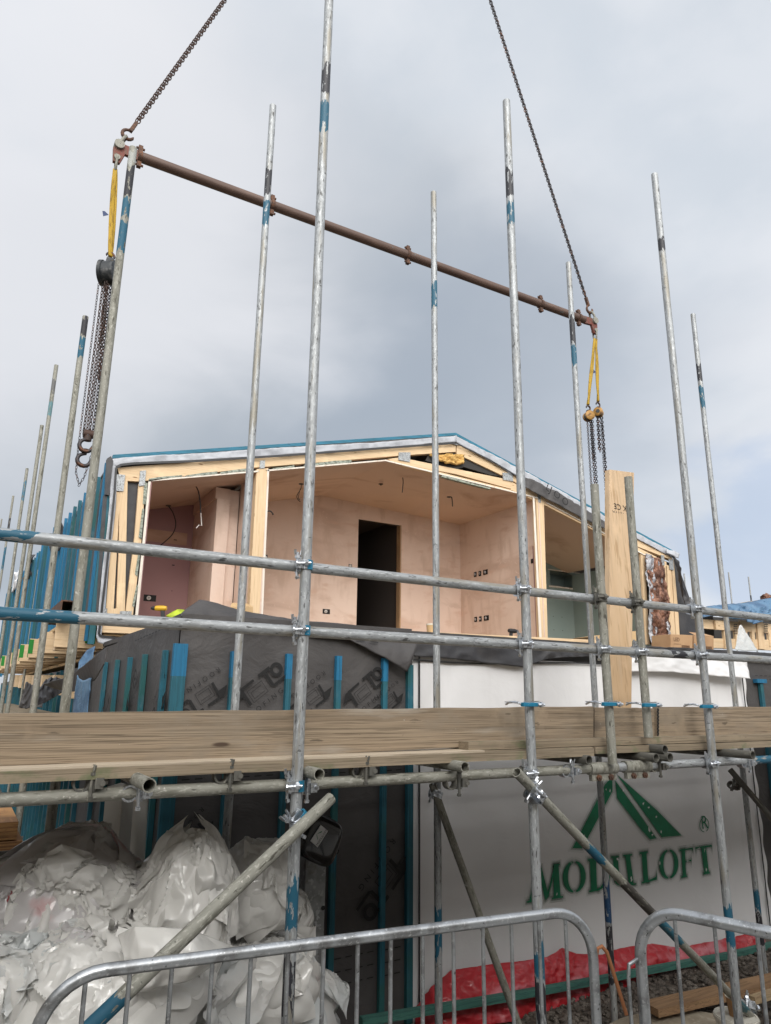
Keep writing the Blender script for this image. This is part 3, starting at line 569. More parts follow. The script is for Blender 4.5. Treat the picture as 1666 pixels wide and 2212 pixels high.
# timbers of the gable, each piece its own part
def timber(pts, m_=new_z, d=.045, Y=UY, nm='stud'): return px_prism(MB(), pts, Y, d).build(nm, m_, up, bevel=.002)
timber([(253, 1010), (985, 956), (985, 976), (880, 983), (700, 998), (540, 1011), (322, 1038), (300, 1040), (262, 1038)], new_x, .09, nm='rafter')
timber([(987, 957), (1128, 1029), (1240, 1087), (1440, 1190), (1458, 1212), (1350, 1170), (1215, 1102), (1100, 1034), (987, 980)], new_x, .09, nm='rafter')
timber([(865, 988), (1104, 1037), (1104, 1056), (985, 1024), (870, 1003), (833, 992)], new_x, .045, UY + .002, nm='ceiling_tie')
timber([(895, 1005), (985, 1028), (1105, 1058), (1105, 1062), (985, 1034), (865, 1006)], new_x, .045, UY + .004, nm='ceiling_batten')
timber([(1104, 1040), (1175, 1076), (1311, 1148), (1440, 1214), (1440, 1224), (1311, 1160), (1175, 1090), (1104, 1058)], new_x, .045, UY + .006, nm='ceiling_tie')
timber([(236, 1070), (240, 1180), (216, 1345), (210, 1345), (228, 1180), (232, 1070)], new_z, .012, nm='ply_edge')
timber([(248, 1060), (260, 1064), (245, 1330), (228, 1333)], nm='stud')
timber([(258, 1036), (276, 1038), (270, 1334), (251, 1334), (257, 1180)], nm='stud')
timber([(300, 1045), (314, 1050), (305, 1180), (287, 1334), (270, 1334), (291, 1160)], nm='stud')
timber([(240, 1316), (252, 1314), (252, 1334), (240, 1334)], Y=UY - .002, d=.04, nm='nogging')
timber([(555, 1013), (580, 1011), (565, 1334), (538, 1334), (546, 1180)], Y=UY - .004, d=.095, nm='partition_post')
timber([(1158, 1071), (1175, 1080), (1184, 1390), (1170, 1390)], Y=UY - .004, d=.095, nm='partition_post')
timber([(1384, 1188), (1393, 1192), (1404, 1392), (1396, 1392)], Y=UY + .003, nm='stud')
timber([(1432, 1210), (1438, 1214), (1446, 1398), (1438, 1398)], Y=UY + .003, nm='stud')
timber([(1441, 1220), (1450, 1224), (1461, 1398), (1448, 1398)], Y=UY + .003, nm='stud')
timber([(1451, 1206), (1459, 1212), (1470, 1392), (1462, 1398)], Y=UY + .003, nm='stud')
timber([(208, 1340), (560, 1334), (1185, 1390), (1470, 1398), (1470, 1412), (1180, 1408), (560, 1380), (216, 1366)], new_x, .045, UY + .01, nm='floor_joist')
# cavity shade and black net as dark sheets, wool and boards
mb = px_prism(MB(), [(262, 1036), (300, 1036), (285, 1336), (236, 1336)], UY + .05, .01); mb.build('cavity_dark_sheet', memb_dark, up)
px_prism(MB(), [(1393, 1192), (1460, 1222), (1468, 1396), (1402, 1392)], UY + .055, .01).build('cavity_dark_sheet', dark, up)
for pts in ([(322, 1034), (345, 1030), (394, 1026), (393, 1031), (345, 1036), (322, 1040)], [(402, 1027), (440, 1021), (470, 1018), (469, 1024), (440, 1027), (403, 1031)], [(476, 1020), (505, 1015), (531, 1012), (533, 1017), (505, 1021), (478, 1024)],
            [(590, 1011), (620, 1008), (636, 1005), (636, 1009), (620, 1012), (591, 1015)], [(658, 1004), (700, 998), (725, 995), (760, 994), (759, 1000), (726, 1001), (700, 1004), (658, 1008)],
            [(312, 1040), (319, 1044), (316, 1090), (309, 1088)], [(308, 1098), (312, 1100), (306, 1165), (300, 1160)], [(300, 1190), (304, 1194), (297, 1245), (292, 1240)], [(296, 1262), (299, 1266), (290, 1312), (286, 1308)],
            [(955, 1026), (985, 1034), (1060, 1054), (1060, 1057), (985, 1038), (955, 1030)]):
    px_prism(MB(), pts, UY - .012, .06).build('mineral_wool_strip', rockwool, up)
px_prism(MB(), [(926, 983), (985, 978), (1003, 984), (1000, 1010), (985, 1014), (920, 995)], UY + .03, .02).build('cavity_dark_sheet', dark, up)
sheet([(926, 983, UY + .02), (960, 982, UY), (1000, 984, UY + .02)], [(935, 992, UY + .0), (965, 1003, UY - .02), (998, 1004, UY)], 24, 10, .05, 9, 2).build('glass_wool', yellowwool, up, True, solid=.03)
px_prism(MB(), [(1004, 984), (1090, 1030), (1060, 1026), (1000, 1008)], UY + .03, .02).build('cavity_dark_sheet', dark, up)
# nail plates
for pts in ([(253, 1024), (271, 1026), (267, 1061), (250, 1060)], [(303, 1017), (316, 1016), (313, 1048), (300, 1050)], [(562, 995), (573, 994), (572, 1011), (561, 1012)], [(862, 977), (887, 977), (886, 998), (861, 993)], [(970, 948), (999, 948), (999, 962), (985, 961), (971, 957)],
            [(1086, 1021), (1108, 1022), (1109, 1040), (1087, 1036)], [(1162, 1066), (1168, 1069), (1169, 1086), (1163, 1084)], [(1428, 1198), (1435, 1200), (1436, 1222), (1430, 1220)], [(1445, 1207), (1455, 1209), (1456, 1232), (1447, 1230)], [(222, 1316), (232, 1314), (231, 1334), (221, 1334)], [(260, 1320), (285, 1320), (283, 1334), (258, 1334)], [(1176, 1378), (1183, 1380), (1184, 1390), (1177, 1389)]):
    px_prism(MB(), pts, UY - .014, .006).build('nail_plate', plate, up)
# ---------------- rooms
Xm0, Xm1, Yr = 2.95, 7.42, 10.05         # main room
cp = P(832, 996, UY); cA = P(578, 1015, UY); cB = P(1152, 1072, UY); cC = P(1400, 1204, UY); c0 = P(322, 1040, UY)
def ceil_z(x):
    if x < cp.x: return c0.z + (cp.z - c0.z) * (x - c0.x) / (cp.x - c0.x)
    if x < cB.x: return cp.z + (cB.z - cp.z) * (x - cp.x) / (cB.x - cp.x)
    return cB.z + (cC.z - cB.z) * (x - cB.x) / (cC.x - cB.x)
FZ = .80
def ceiling(xs, y1, m_, nm='ceiling'):
    mb = MB()
    for a, b in zip(xs, xs[1:]):
        mb.hexa([Vector((a, UY - .004, ceil_z(a))), Vector((b, UY - .004, ceil_z(b))), Vector((b, UY - .004, ceil_z(b) + .014)), Vector((a, UY - .004, ceil_z(a) + .014))],
                [Vector((a, y1, ceil_z(a))), Vector((b, y1, ceil_z(b))), Vector((b, y1, ceil_z(b) + .014)), Vector((a, y1, ceil_z(a) + .014))])
    return mb.build(nm, m_, up)
def wall_poly(x0, x1, y, z0, m_, nm, hole=None, t=.02, zt=None):
    """wall in a y = const plane following the ceiling, with an optional opening (x0, x1, z0, z1)"""
    mb = MB()
    def col_(a, b, za, zb0=None, zb1=None):
        t0 = ceil_z(a) - .001 if zb0 is None else zb0; t1 = ceil_z(b) - .001 if zb1 is None else zb1
        mb.hexa([Vector((a, y, za)), Vector((b, y, za)), Vector((b, y, t1)), Vector((a, y, t0))], [Vector((a, y + t, za)), Vector((b, y + t, za)), Vector((b, y + t, t1)), Vector((a, y + t, t0))])
    cuts = sorted({x0, x1, *([cp.x] if x0 < cp.x < x1 else []), *([hole[0], hole[1]] if hole else [])})
    for a, b in zip(cuts, cuts[1:]):
        if hole and a >= hole[0] - 1e-6 and b <= hole[1] + 1e-6:
            if hole[2] > z0: col_(a, b, z0, hole[2], hole[2])
            col_(a, b, hole[3])
        else: col_(a, b, z0)
    return mb.build(nm, m_, up)
def wall_x(x, y0, y1, z0, m_, nm, t=.02):
    return MB().hexa([Vector((x, y0, z0)), Vector((x, y1, z0)), Vector((x, y1, ceil_z(x) - .001)), Vector((x, y0, ceil_z(x) - .001))], [Vector((x + t, y0, z0)), Vector((x + t, y1, z0)), Vector((x + t, y1, ceil_z(x + t) - .001)), Vector((x + t, y0, ceil_z(x + t) - .001))]).build(nm, m_, up)
ceiling([c0.x, Xm0 - .11], 9.7, ceilm); ceiling([Xm0 - .02, cp.x, Xm1], Yr + .02, ceilm); ceiling([Xm1 + .15, cC.x], 9.9, ceilm)
# board edges seen along the cut
for a, b in ((c0.x, Xm0 - .12), (Xm0, cp.x), (cp.x, Xm1 - .02), (Xm1 + .16, cC.x)):
    MB().hexa([Vector((a, UY - .012, ceil_z(a) - .002)), Vector((b, UY - .012, ceil_z(b) - .002)), Vector((b, UY - .012, ceil_z(b) + .018)), Vector((a, UY - .012, ceil_z(a) + .018))], [Vector((a, UY - .005, ceil_z(a) - .002)), Vector((b, UY - .005, ceil_z(b) - .002)), Vector((b, UY - .005, ceil_z(b) + .018)), Vector((a, UY - .005, ceil_z(a) + .018))]).build('board_edge', boardedge, up)
px_prism(MB(), [(321, 1040), (326, 1040), (298, 1334), (292, 1334)], UY - .012, .02).build('board_edge', boardedge, up)
MB().box(1.56, 1.58, UY, 9.66, FZ, ceil_z(1.56)).build('side_wall', mauve, up)
HD = (P(775, 1121, Yr).x, P(866, 1130, Yr).x)
dz = P(775, 1121, Yr).z
wall_poly(Xm0 - .01, Xm1, Yr, FZ, plaster, 'back_wall', (HD[0], HD[1], FZ - .01, dz))
# door lining and the corridor behind, its lack of light put into the colours
mb = MB(); mb.box(HD[1] - .012, HD[1] + .012, Yr - .004, Yr + .11, FZ, dz); mb.build('door_lining', wood('dull_lining', (.40, .26, .15), (.30, .19, .10), 2), up)
MB().box(HD[0] + .25, HD[0] + .29, Yr + 2.17, Yr + 2.199, FZ, 2.9).build('corridor_stud', mat('shaded_stud', (.16, .11, .07), .9), up)
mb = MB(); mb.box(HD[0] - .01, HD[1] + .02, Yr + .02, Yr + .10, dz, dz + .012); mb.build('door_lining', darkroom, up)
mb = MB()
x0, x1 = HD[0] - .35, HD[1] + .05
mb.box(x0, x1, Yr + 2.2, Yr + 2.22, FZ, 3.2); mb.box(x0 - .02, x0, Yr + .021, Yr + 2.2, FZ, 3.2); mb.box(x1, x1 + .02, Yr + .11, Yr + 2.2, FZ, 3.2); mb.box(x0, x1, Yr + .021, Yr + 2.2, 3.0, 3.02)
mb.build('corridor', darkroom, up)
wall_x(Xm1 - .02, UY - .01, Yr, FZ, plaster, 'side_wall')
wall_x(Xm0, UY - .008, Yr, FZ, plaster, 'side_wall')
px_prism(MB(), [(578, 1013), (582, 1013), (568, 1336), (564, 1336)], UY - .012, .008).build('board_edge', boardedge, up)
px_prism(MB(), [(1151, 1072), (1155, 1074), (1171, 1390), (1166, 1390)], UY - .014, .006).build('board_edge', boardedge, up)
MB().box(Xm1 - .023, Xm1 - .0201, UY + .0, UY + .16, FZ, 2.3).build('bare_board_strip', mauve, up)
# smaller bathroom
YL = 9.66
wall_poly(1.56, Xm0 - .11, YL, FZ, mauve, 'back_wall')
zb = P(380, 1165, YL).z
MB().box(1.6, 2.45, YL - .003, YL - .0005, zb - .07, zb + .10).build('plaster_band', mauve_pl, up)
wall_x(Xm0 - .12, UY, 8.63, FZ, plaster, 'side_wall', .01)
px_l, px_r = P(459, 1200, 8.63).x, P(487, 1200, 8.63).x
MB().box(px_l, px_r, 8.60, YL - .01, FZ, ceil_z(px_l) - .16).build('boxed_column', plaster, up)
MB().box(px_r + .001, Xm0 - .121, 8.66, YL - .01, FZ, ceil_z(px_r) - .05).build('boxed_column', plaster, up)
MB().box(px_l - .02, px_r, 8.62, YL - .01, ceil_z(px_l) - .159, ceil_z(px_l) - .01).build('boxed_column', ceilm, up)
# storage room with moisture board
YG = 9.9; XG0, XG1 = Xm1 + .15, 9.95
n0, n1 = P(1184, 1232, YG), P(1253, 1272, YG)
nz1 = P(1253, 1240, YG).z
wall_poly(XG0, XG1, YG, FZ, greenb, 'back_wall', (n0.x + .04, n1.x, n1.z, nz1))
mb = MB(); mb.box(n0.x, n1.x + .02, YG + .40, YG + .42, n1.z - .02, nz1 + .02); mb.box(n0.x + .02, n1.x, YG + .02, YG + .4, n1.z - .02, n1.z - .001); mb.box(n0.x + .02, n1.x, YG + .02, YG + .4, nz1 + .001, nz1 + .02); mb.box(n1.x + .001, n1.x + .02, YG + .02, YG + .4, n1.z, nz1); mb.build('niche_lining', greenb, up)
mb = MB()
for a, b, c2, d2 in ((n0.x, n1.x + .03, n1.z - .03, n1.z), (n0.x, n1.x + .03, nz1, nz1 + .02), (n1.x, n1.x + .03, n1.z, nz1)): mb.box(a, b, YG - .004, YG - .0005, c2, d2)
mb.build('niche_edge', boardedge, up)
wall_x(XG1, UY, YG, FZ, greenb, 'side_wall')
# screws in the boards
mb = MB()
for x in (1.75, 2.3):
    for z in (1.0, 1.35, 1.7, 2.05): mb.box(x + random.uniform(-.03, .03), x + .012, YL - .004, YL - .001, z, z + .012)
for k in range(9):
    for z in (1.0, 1.25, 1.5): xx = XG0 + .3 + k * .22; mb.box(xx, xx + .012, YG - .004, YG - .001, z, z + .012)
mb.build('screw_dots', inkm, up)
# floor and timber threshold
MB().box(1.25, 10.4, UY + .06, 12.3, FZ - .2, FZ).build('floor_panel', cardp, up)
px_prism(MB(), [(290, 1335), (560, 1338), (560, 1344), (290, 1342)], UY - .02, .02).build('floor_edge', cardp, up)
# socket boxes and hanging cables
def socket(c_, w, h, axis='y', white=True):
    s_ = MB()
    if axis == 'y': s_.box(c_.x - w / 2, c_.x + w / 2, c_.y - .004, c_.y - .0005, c_.z - h / 2, c_.z + h / 2)
    else: s_.box(c_.x - .004, c_.x - .0005, c_.y - w / 2, c_.y + w / 2, c_.z - h / 2, c_.z + h / 2)
    b_ = s_.build('socket_box', inkm, up)
    if white:
        k_ = MB()
        for j in range(7):
            t = j * .9; rr = min(w, h) * .28
            if axis == 'y': k_.ring((c_.x - w * .1, c_.y - .012 - j * .001, c_.z), (.2 * math.sin(t), 1, .2 * math.cos(t)), rr * (1 - .1 * j), .006, .005, 12)
            else: k_.ring((c_.x - .012 - j * .001, c_.y, c_.z), (1, .2 * math.sin(t), .2 * math.cos(t)), rr * (.8 - .1 * j), .006, .004, 12)
        k_.build('coiled_wire', cablew if axis == 'y' else zinc, b_)
socket(P(324, 1292, YL), .16, .085); socket(P(705, 1321, Yr), .125, .075); socket(P(757, 1223, Yr), .06, .06, white=True); socket(P(573, 1204, Xm0 + 5.1 if False else 8.3), .06, .07)
for px, py, w in ((1027, 1241, .075), (1037, 1239, .07), (1049, 1236, .12), (1028, 1338, .075), (1038, 1337, .07), (1051, 1335, .13)): 
    p = PX(px, py, Xm1 - .021); socket(Vector((Xm1 - .0205, p.y, p.z)), w, .085, 'x')
p = PX(1150, 1212, Xm1 - .021); socket(Vector((Xm1 - .0235, p.y, p.z)), .05, .07, 'x', False)
def cable(pts, Y, m_=cablem, r=.007, tip=None, plate_=True):
    w_ = [P(x, y, Y) for x, y in pts]
    sm_ = []
    for i in range(len(w_) - 1):
        p0, p1, p2, p3 = w_[max(i - 1, 0)], w_[i], w_[i + 1], w_[min(i + 2, len(w_) - 1)]
        for k in range(6):
            t = k / 6; sm_.append(.5 * ((2 * p1) + (p2 - p0) * t + (2 * p0 - 5 * p1 + 4 * p2 - p3) * t * t + (3 * p1 - p0 - 3 * p2 + p3) * t ** 3))
    sm_.append(w_[-1]); c_ = MB().tube(sm_, r, 7).build('hanging_cable', m_, up, True)
    if plate_: MB().ring(w_[0] + Vector((0, 0, .002)), (0, 0, 1), 0.0, .006, .035, 12).build('cable_hole', cablem, c_)
    if tip: MB().tube([P(x, y, Y) for x, y in tip], r * .9, 6).build('cable_core', cablew, c_, True)
cable([(421, 1047), (429, 1062), (433, 1090), (434, 1108)], 8.5, tip=[(434, 1108), (436, 1136), (430, 1134), (424, 1141)])
cable([(364, 1093), (374, 1108), (380, 1132), (372, 1155), (346, 1179)], 9.1)
cable([(577, 1105), (584, 1104), (590, 1110), (589, 1112)], 8.2, r=.008, plate_=False)
cable([(651, 1046), (650, 1056), (642, 1070), (643, 1078), (649, 1084)], 8.6, r=.005); cable([(649, 1056), (645, 1074), (648, 1080)], 8.6, r=.004, plate_=False)
cable([(868, 1022), (871, 1040), (869, 1064)], 8.45); cable([(970, 1074), (976, 1075), (978, 1094)], 8.6, r=.008); cable([(823, 1046), (823, 1049)], 8.8, r=.006)
cable([(1220, 1284), (1224, 1284)], 9.0, r=.006, plate_=False)
# insulation bursting out of the end wall
sheet([(1392, 1200, 7.97), (1420, 1206, 7.97), (1428, 1222, 7.97)], [(1408, 1392, 7.94), (1425, 1400, 7.93), (1448, 1394, 7.95)], 16, 70, .05, 6, 9, .05).build('foil_insulation', foil, up, True, solid=.02)
sheet([(1393, 1196, 7.95), (1404, 1202, 7.93)], [(1405, 1396, 7.92), (1413, 1398, 7.90)], 5, 70, .05, 5, 4).build('bubble_foil_layer', silverf, up, True, solid=.012)
sheet([(1404, 1204, 7.95), (1409, 1206, 7.92)], [(1412, 1396, 7.92), (1420, 1400, 7.90)], 5, 70, .06, 4, 8).build('bubble_foil_layer', silverf, up, True, solid=.012)
sheet([(1421, 1212, 7.93), (1428, 1222, 7.93)], [(1441, 1380, 7.92), (1449, 1398, 7.90)], 5, 70, .04, 5, 14).build('bubble_foil_layer', silverf, up, True, solid=.012)
# membrane flap over the far slope, printed
sheet([(1126, 1030, 7.94), (1150, 1037, 7.94), (1200, 1062, 7.94), (1260, 1098, 7.94), (1311, 1130, 7.94), (1350, 1152, 7.94)], [(1128, 1050, 7.93), (1156, 1066, 7.92), (1200, 1088, 7.92), (1260, 1120, 7.92), (1311, 1146, 7.93), (1350, 1163, 7.94)], 60, 8, .02, 4, 6).build('membrane_flap', memb, up, True, solid=.005)
mb = MB(); p = P(1178, 1056, 7.87); text_into(mb, 'LJ O O', .17, p, (1, 0, -.5), (.45, 0, .9)); mb.build('logo_print', inkm, up)
sheet([(1452, 1200, 7.96), (1464, 1212, 7.9), (1468, 1240, 7.85)], [(1476, 1300, 7.95), (1478, 1310, 7.9), (1490, 1320, 7.9)], 16, 30, .05, 3, 6).build('membrane_flap', memb_dark, up, True, solid=.008)
MB().hexa([P(1456, 1212, 8.0), P(1462, 1212, 8.0), P(1500, 1320, 8.0), P(1508, 1392, 8.0), P(1472, 1392, 8.0)], [p + Vector((0, .05, 0)) for p in (P(1456, 1212, 8.0), P(1462, 1212, 8.0), P(1500, 1320, 8.0), P(1508, 1392, 8.0), P(1472, 1392, 8.0))]).build('membrane_flap', memb_dark, up)
sheet([(1440, 1186, 7.95), (1460, 1192, 7.93), (1468, 1196, 7.93)], [(1440, 1194, 7.94), (1458, 1204, 7.92), (1466, 1206, 7.92)], 12, 5, .02, 8, 6).build('white_verge_wrap', vergem, up, True, solid=.006)
# long side wall with its battens, running back in three lifts
segs = ((8.06, 12.9, 2.50, 2.66), (13.0, 18.6, 2.86, 3.0), (18.8, 30.0, 3.1, 3.6))
for k, (y0, y1, za, zb_) in enumerate(segs):
    mb = MB(); mb.grid(lambda u, v: Vector((1.14 - .02 * mn.noise(Vector((u * 9, v * 3, k))), y0 + (y1 - y0) * u, .52 + (za + (zb_ - za) * u - .52) * v)), 40, 8); mb.build('side_membrane', memb, up, True)
    n = int((y1 - y0) / .52)
    for j in range(n + 1):
        y = y0 + .05 + j * (y1 - y0 - .1) / n; zt = za + (zb_ - za) * (y - y0) / (y1 - y0)
        MB().box(1.075, 1.118, y - .024, y + .024, .5 + random.uniform(-.04, .04), zt + random.uniform(-.05, .03)).build('side_batten', random.choice([batten_z, batten_z, batten_top]), up)
MB().box(1.10, 1.16, 7.985, 8.055, .5, 2.5).build('corner_batten', batten_z, up)
px_prism(MB(), [(232, 990), (240, 985), (245, 996), (243, 1010), (236, 1070), (228, 1068), (231, 1010)], UY - .05, .08).build('black_corner_wrap', memb_dark, up)
px_prism(MB(), [(224, 1070), (232, 1066), (224, 1180), (212, 1345), (206, 1345), (216, 1180)], UY - .02, .04).build('black_corner_wrap', memb_dark, up)
for (y, z, s_) in ((12.6, 2.66, .5), (18.4, 3.0, .6), (24.0, 3.4, .6)):
    mb = MB(); mb.grid(lambda u, v: Vector((1.06 - .12 * mn.noise(Vector((u * 3, v * 3, y))), y - s_ + 2 * s_ * u, z + .12 - .55 * v + .10 * mn.noise(Vector((u * 5, v * 2, y + 3))))), 14, 8); mb.build('loose_white_flap', random.choice([whitem, memb_dark]), up, True, solid=.01)
# overhanging floor cassettes, ends marked with green paint
p0 = P(130, 1398, 8.25)
for k in range(9):
    y = 8.2 + k * 1.35; xw = .80 - .02 * k
    MB().box(xw, 8.0, y, y + .045, .47, .72).build('cassette_beam', new_x, up)
    MB().box(xw + .02, 8.0, y + .046, y + .24, .44, .469).build('cassette_board', new_x, up)
    MB().box(xw + (.30 if k == 0 else -.003), xw + (.40 if k == 0 else .05), y - .004, y - .0005, .52, .71).build('green_paint_mark', sawn, up)
    if k: MB().box(xw - .006, xw - .002, y, y + .05, .47, .72).build('green_paint_mark', sawn, up)
MB().box(.9, 8.0, 8.25, 21, .725, .76).build('cassette_deck', new_y, up)
MB().box(1.3, 8.0, 8.5, 21, .40, .438).build('cassette_soffit', new_y, up)
# pipe-less steel box section lying on the cassette
mb = MB(); c_ = P(149, 1313, 7.7); w_ = .075
for a, b, c2, d2 in ((-w_, w_, -w_, -w_ + .012), (-w_, w_, w_ - .012, w_), (-w_, -w_ + .012, -w_ + .012, w_ - .012), (w_ - .012, w_, -w_ + .012, w_ - .012)): mb.box(c_.x + a, c_.x + b, c_.y, c_.y + 1.2, c_.z + c2, c_.z + d2)
tag(mb.build('steel_beam', rusty, None, origin=c_), 'hollow square brown steel section poking out beside the blue battened module wall', 'steel beam')

# ------------------------------------------------------------------ ground floor modules behind the extension
hw = thing('ground_floor_module', (1.24, 8.4, -2.15), 'long dark ground floor wall with blue battens running back under the overhanging timber cassettes', 'building')
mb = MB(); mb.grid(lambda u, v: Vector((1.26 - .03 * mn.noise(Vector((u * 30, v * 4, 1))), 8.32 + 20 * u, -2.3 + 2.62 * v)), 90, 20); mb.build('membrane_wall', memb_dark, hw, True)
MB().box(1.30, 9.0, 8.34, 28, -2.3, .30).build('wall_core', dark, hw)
for k in range(44):
    y = 8.4 + k * .42 + random.uniform(-.03, .03)
    MB().box(1.19, 1.232, y, y + .045, -2.2, .26 + random.uniform(-.1, .05)).build('side_batten', batten_z, hw)
for k in range(7):
    y = 8.7 + k * 1.5; MB().box(1.05, 1.18, y, y + .3, -.05 + .03 * k, .2 + .03 * k).build('timber_end', new_x, hw)
def flap(name, top, bot, m_, label, cat, amp=.05, sc=3, seed=0, solid=.006, nu=40, nv=20, group=None, bulge=0.0):
    mb = sheet(top, bot, nu, nv, amp, sc, seed, bulge)
    return tag(mb.build(name, m_, None, True, origin=P(*top[0]), solid=solid), label, cat, group)
flap('loose_membrane', [(232, 1398, 4.95), (190, 1430, 5.6), (150, 1462, 6.6), (92, 1478, 8.0)], [(224, 1436, 4.95), (205, 1470, 5.6), (160, 1496, 6.6), (130, 1490, 7.6)], memb, 'dark grey membrane tail sagging from the extension corner under the timber cassettes', 'membrane', .06, 2.5, 3)
flap('loose_membrane', [(100, 1466, 8.6), (130, 1462, 8.2), (160, 1478, 8.0)], [(60, 1530, 8.8), (96, 1520, 8.5), (128, 1500, 8.2)], memb_dark, 'black crumpled membrane heap between the grey membrane tail and the scaffold board', 'membrane', .16, 3, 8)
flap('loose_membrane', [(56, 1474, 11), (78, 1482, 10.6), (96, 1492, 10)], [(40, 1530, 11), (70, 1530, 10.6), (90, 1530, 10)], memb, 'small grey membrane scrap at the distant end of the ground floor wall', 'membrane', .12, 3, 5)
flap('tarpaulin', [(172, 1428, 6.6), (188, 1404, 6.6), (206, 1396, 6.6)], [(160, 1500, 6.4), (176, 1495, 6.4), (200, 1420, 6.4)], bluep, 'pale blue plastic crumpled above the grey membrane tail beside the extension corner', 'plastic sheet', .05, 5, 2)
flap('tarpaulin', [(166, 1460, 6.0), (178, 1470, 5.8), (196, 1466, 5.6)], [(155, 1560, 6.0), (170, 1560, 5.8), (186, 1560, 5.6)], bluep, 'blue plastic sheet hanging down behind the scaffold pole by the extension corner', 'plastic sheet', .04, 4, 4)

# ------------------------------------------------------------------ neighbouring unfinished module at the far side
nb = thing('neighbour_module', (10.9, 8.0, .5), 'half built neighbouring timber frame module covered with a blue tarpaulin', 'building')
def ntim(pts, Y=8.3, d=.06, nm='frame_timber', m_=new_z): return px_prism(MB(), pts, Y, d).build(nm, m_, nb)
ntim([(1512, 1337), (1666, 1348), (1740, 1352), (1740, 1372), (1666, 1368), (1512, 1357)], nm='top_rail', m_=new_x)
ntim([(1512, 1398), (1740, 1408), (1740, 1384), (1512, 1378)], nm='bottom_rail', m_=new_x)
for a, b in ((1562, 1574), (1600, 1612), (1635, 1648), (1676, 1690)): ntim([(a, 1340), (b, 1341), (b + 6, 1402), (a + 6, 1402)], 8.27, .05, 'frame_upright')
for a in (1588, 1624, 1660): ntim([(a, 1362), (a + 6, 1362), (a + 9, 1396), (a + 3, 1396)], 8.29, .05, 'frame_upright')
ntim([(1570, 1309), (1612, 1300), (1700, 1288), (1760, 1280), (1760, 1300), (1700, 1310), (1570, 1320)], 9.4, .05, 'roof_plate', pale_x)
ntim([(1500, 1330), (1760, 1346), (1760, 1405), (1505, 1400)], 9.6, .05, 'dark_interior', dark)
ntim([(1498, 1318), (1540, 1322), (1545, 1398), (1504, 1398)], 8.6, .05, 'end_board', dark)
ntim([(1545, 1340), (1575, 1343), (1578, 1362), (1548, 1360)], 8.25, .04, 'end_block', new_x)
for a in (1586, 1652): 
    for k in range(6): px_prism(MB(), [(a, 1348 + k * 4), (a + 7, 1348 + k * 4), (a + 7, 1350 + k * 4), (a, 1350 + k * 4)], 8.22, .01).build('nail_plate', inkm, nb)
flap('tarpaulin', [(1522, 1312, 8.5), (1560, 1308, 8.5), (1600, 1304, 8.5), (1640, 1296, 8.5), (1700, 1288, 8.5)], [(1512, 1334, 8.2), (1560, 1332, 8.15), (1600, 1340, 8.1), (1622, 1350, 8.1), (1700, 1328, 8.1)], bluep, 'blue tarpaulin folded over the neighbouring timber frame', 'tarpaulin', .09, 3, 9, .01, 60, 20, bulge=.08)
flap('plastic_sack', [(1596, 1352, 7.9), (1599, 1350, 7.9), (1602, 1352, 7.9)], [(1588, 1404, 7.8), (1608, 1406, 7.8), (1638, 1406, 7.8)], poly2, 'torn white membrane hanging in front of the neighbouring timber frame', 'membrane', .012, 8, 5, .006, 30, 40)
mb = MB(); mb.grid(lambda u, v: Vector((P(1655, 1287, 9.3).x + (.13 + .05 * mn.noise(Vector((u * 6, v * 5, 1)))) * math.sin(math.pi * v) * math.cos(2 * math.pi * u), 9.3 + .13 * math.sin(math.pi * v) * math.sin(2 * math.pi * u), P(1655, 1290, 9.3).z + -.02 + .085 * math.cos(math.pi * v) + .05 * mn.noise(Vector((u * 9, v * 6, 0))))), 24, 14)
tag(mb.build('foil_roll', foil, None, True, origin=P(1655, 1290, 9.3)), 'crumpled orange brown foil bundle on top of the neighbouring module roof', 'bundle')

# ------------------------------------------------------------------ scaffold tubes
TR = .02415
def pole(base, top, kind, label, group, bands=(), name='scaffold_pole', hollow=True, r=TR):
    base = Vector(base); top = Vector(top); d = top - base; Ln = d.length
    mb = MB(); n = max(2, int(Ln / .25) + 1)
    pts = [Vector((.0016 * mn.noise(Vector((k * .7, Ln, 1))), .0016 * mn.noise(Vector((k * .7, Ln, 5))), Ln * k / (n - 1))) for k in range(n)]
    mb.tube(pts, r, 20, hollow=.004)
    o = mb.build(name, galv(kind, bands), None, True); o.location = base; o.rotation_euler = d.to_track_quat('Z', 'Y').to_euler()
    return tag(o, label, 'scaffold pole' if name == 'scaffold_pole' else 'scaffold tube', group)
def upright(px, py, Y, z0, kind, label, group, bpx=(), r=TR, X=None):
    """vertical pole whose top shows at (px, py); bpx: painted bands given by their rows in the photograph"""
    t = P(px, py, Y) if X is None else PX(px, py, X)
    bands = []
    for y0, y1, c_ in bpx:
        def zz(yy):
            lo, hi = -3.0, 8.0
            for _ in range(40):
                mid = (lo + hi) / 2; q = Vector((t.x, t.y, mid)); yy_ = CY - FPX * q.dot(Uc) / q.dot(Fw)
                if yy_ > yy: lo = mid
                else: hi = mid
            return lo
        bands.append((round(zz(y1) - z0, 3), round(zz(y0) - z0, 3), c_))
    return pole((t.x, t.y, z0), t, kind, label, group, bands), t
FY, BY = 2.85, 4.10
GF = 'front row of tall scaffold poles'; GB = 'back row of tall scaffold poles'; GL = 'scaffold poles along the blue battened side'
A, tA = upright(714, -70, FY, gz(1.2, FY), 'new', 'tallest galvanised pole of all, black and blue bands high up', GF, ((148, 205, INK), (226, 283, TEAL), (1905, 2010, TEAL), (2080, 2175, INK)))
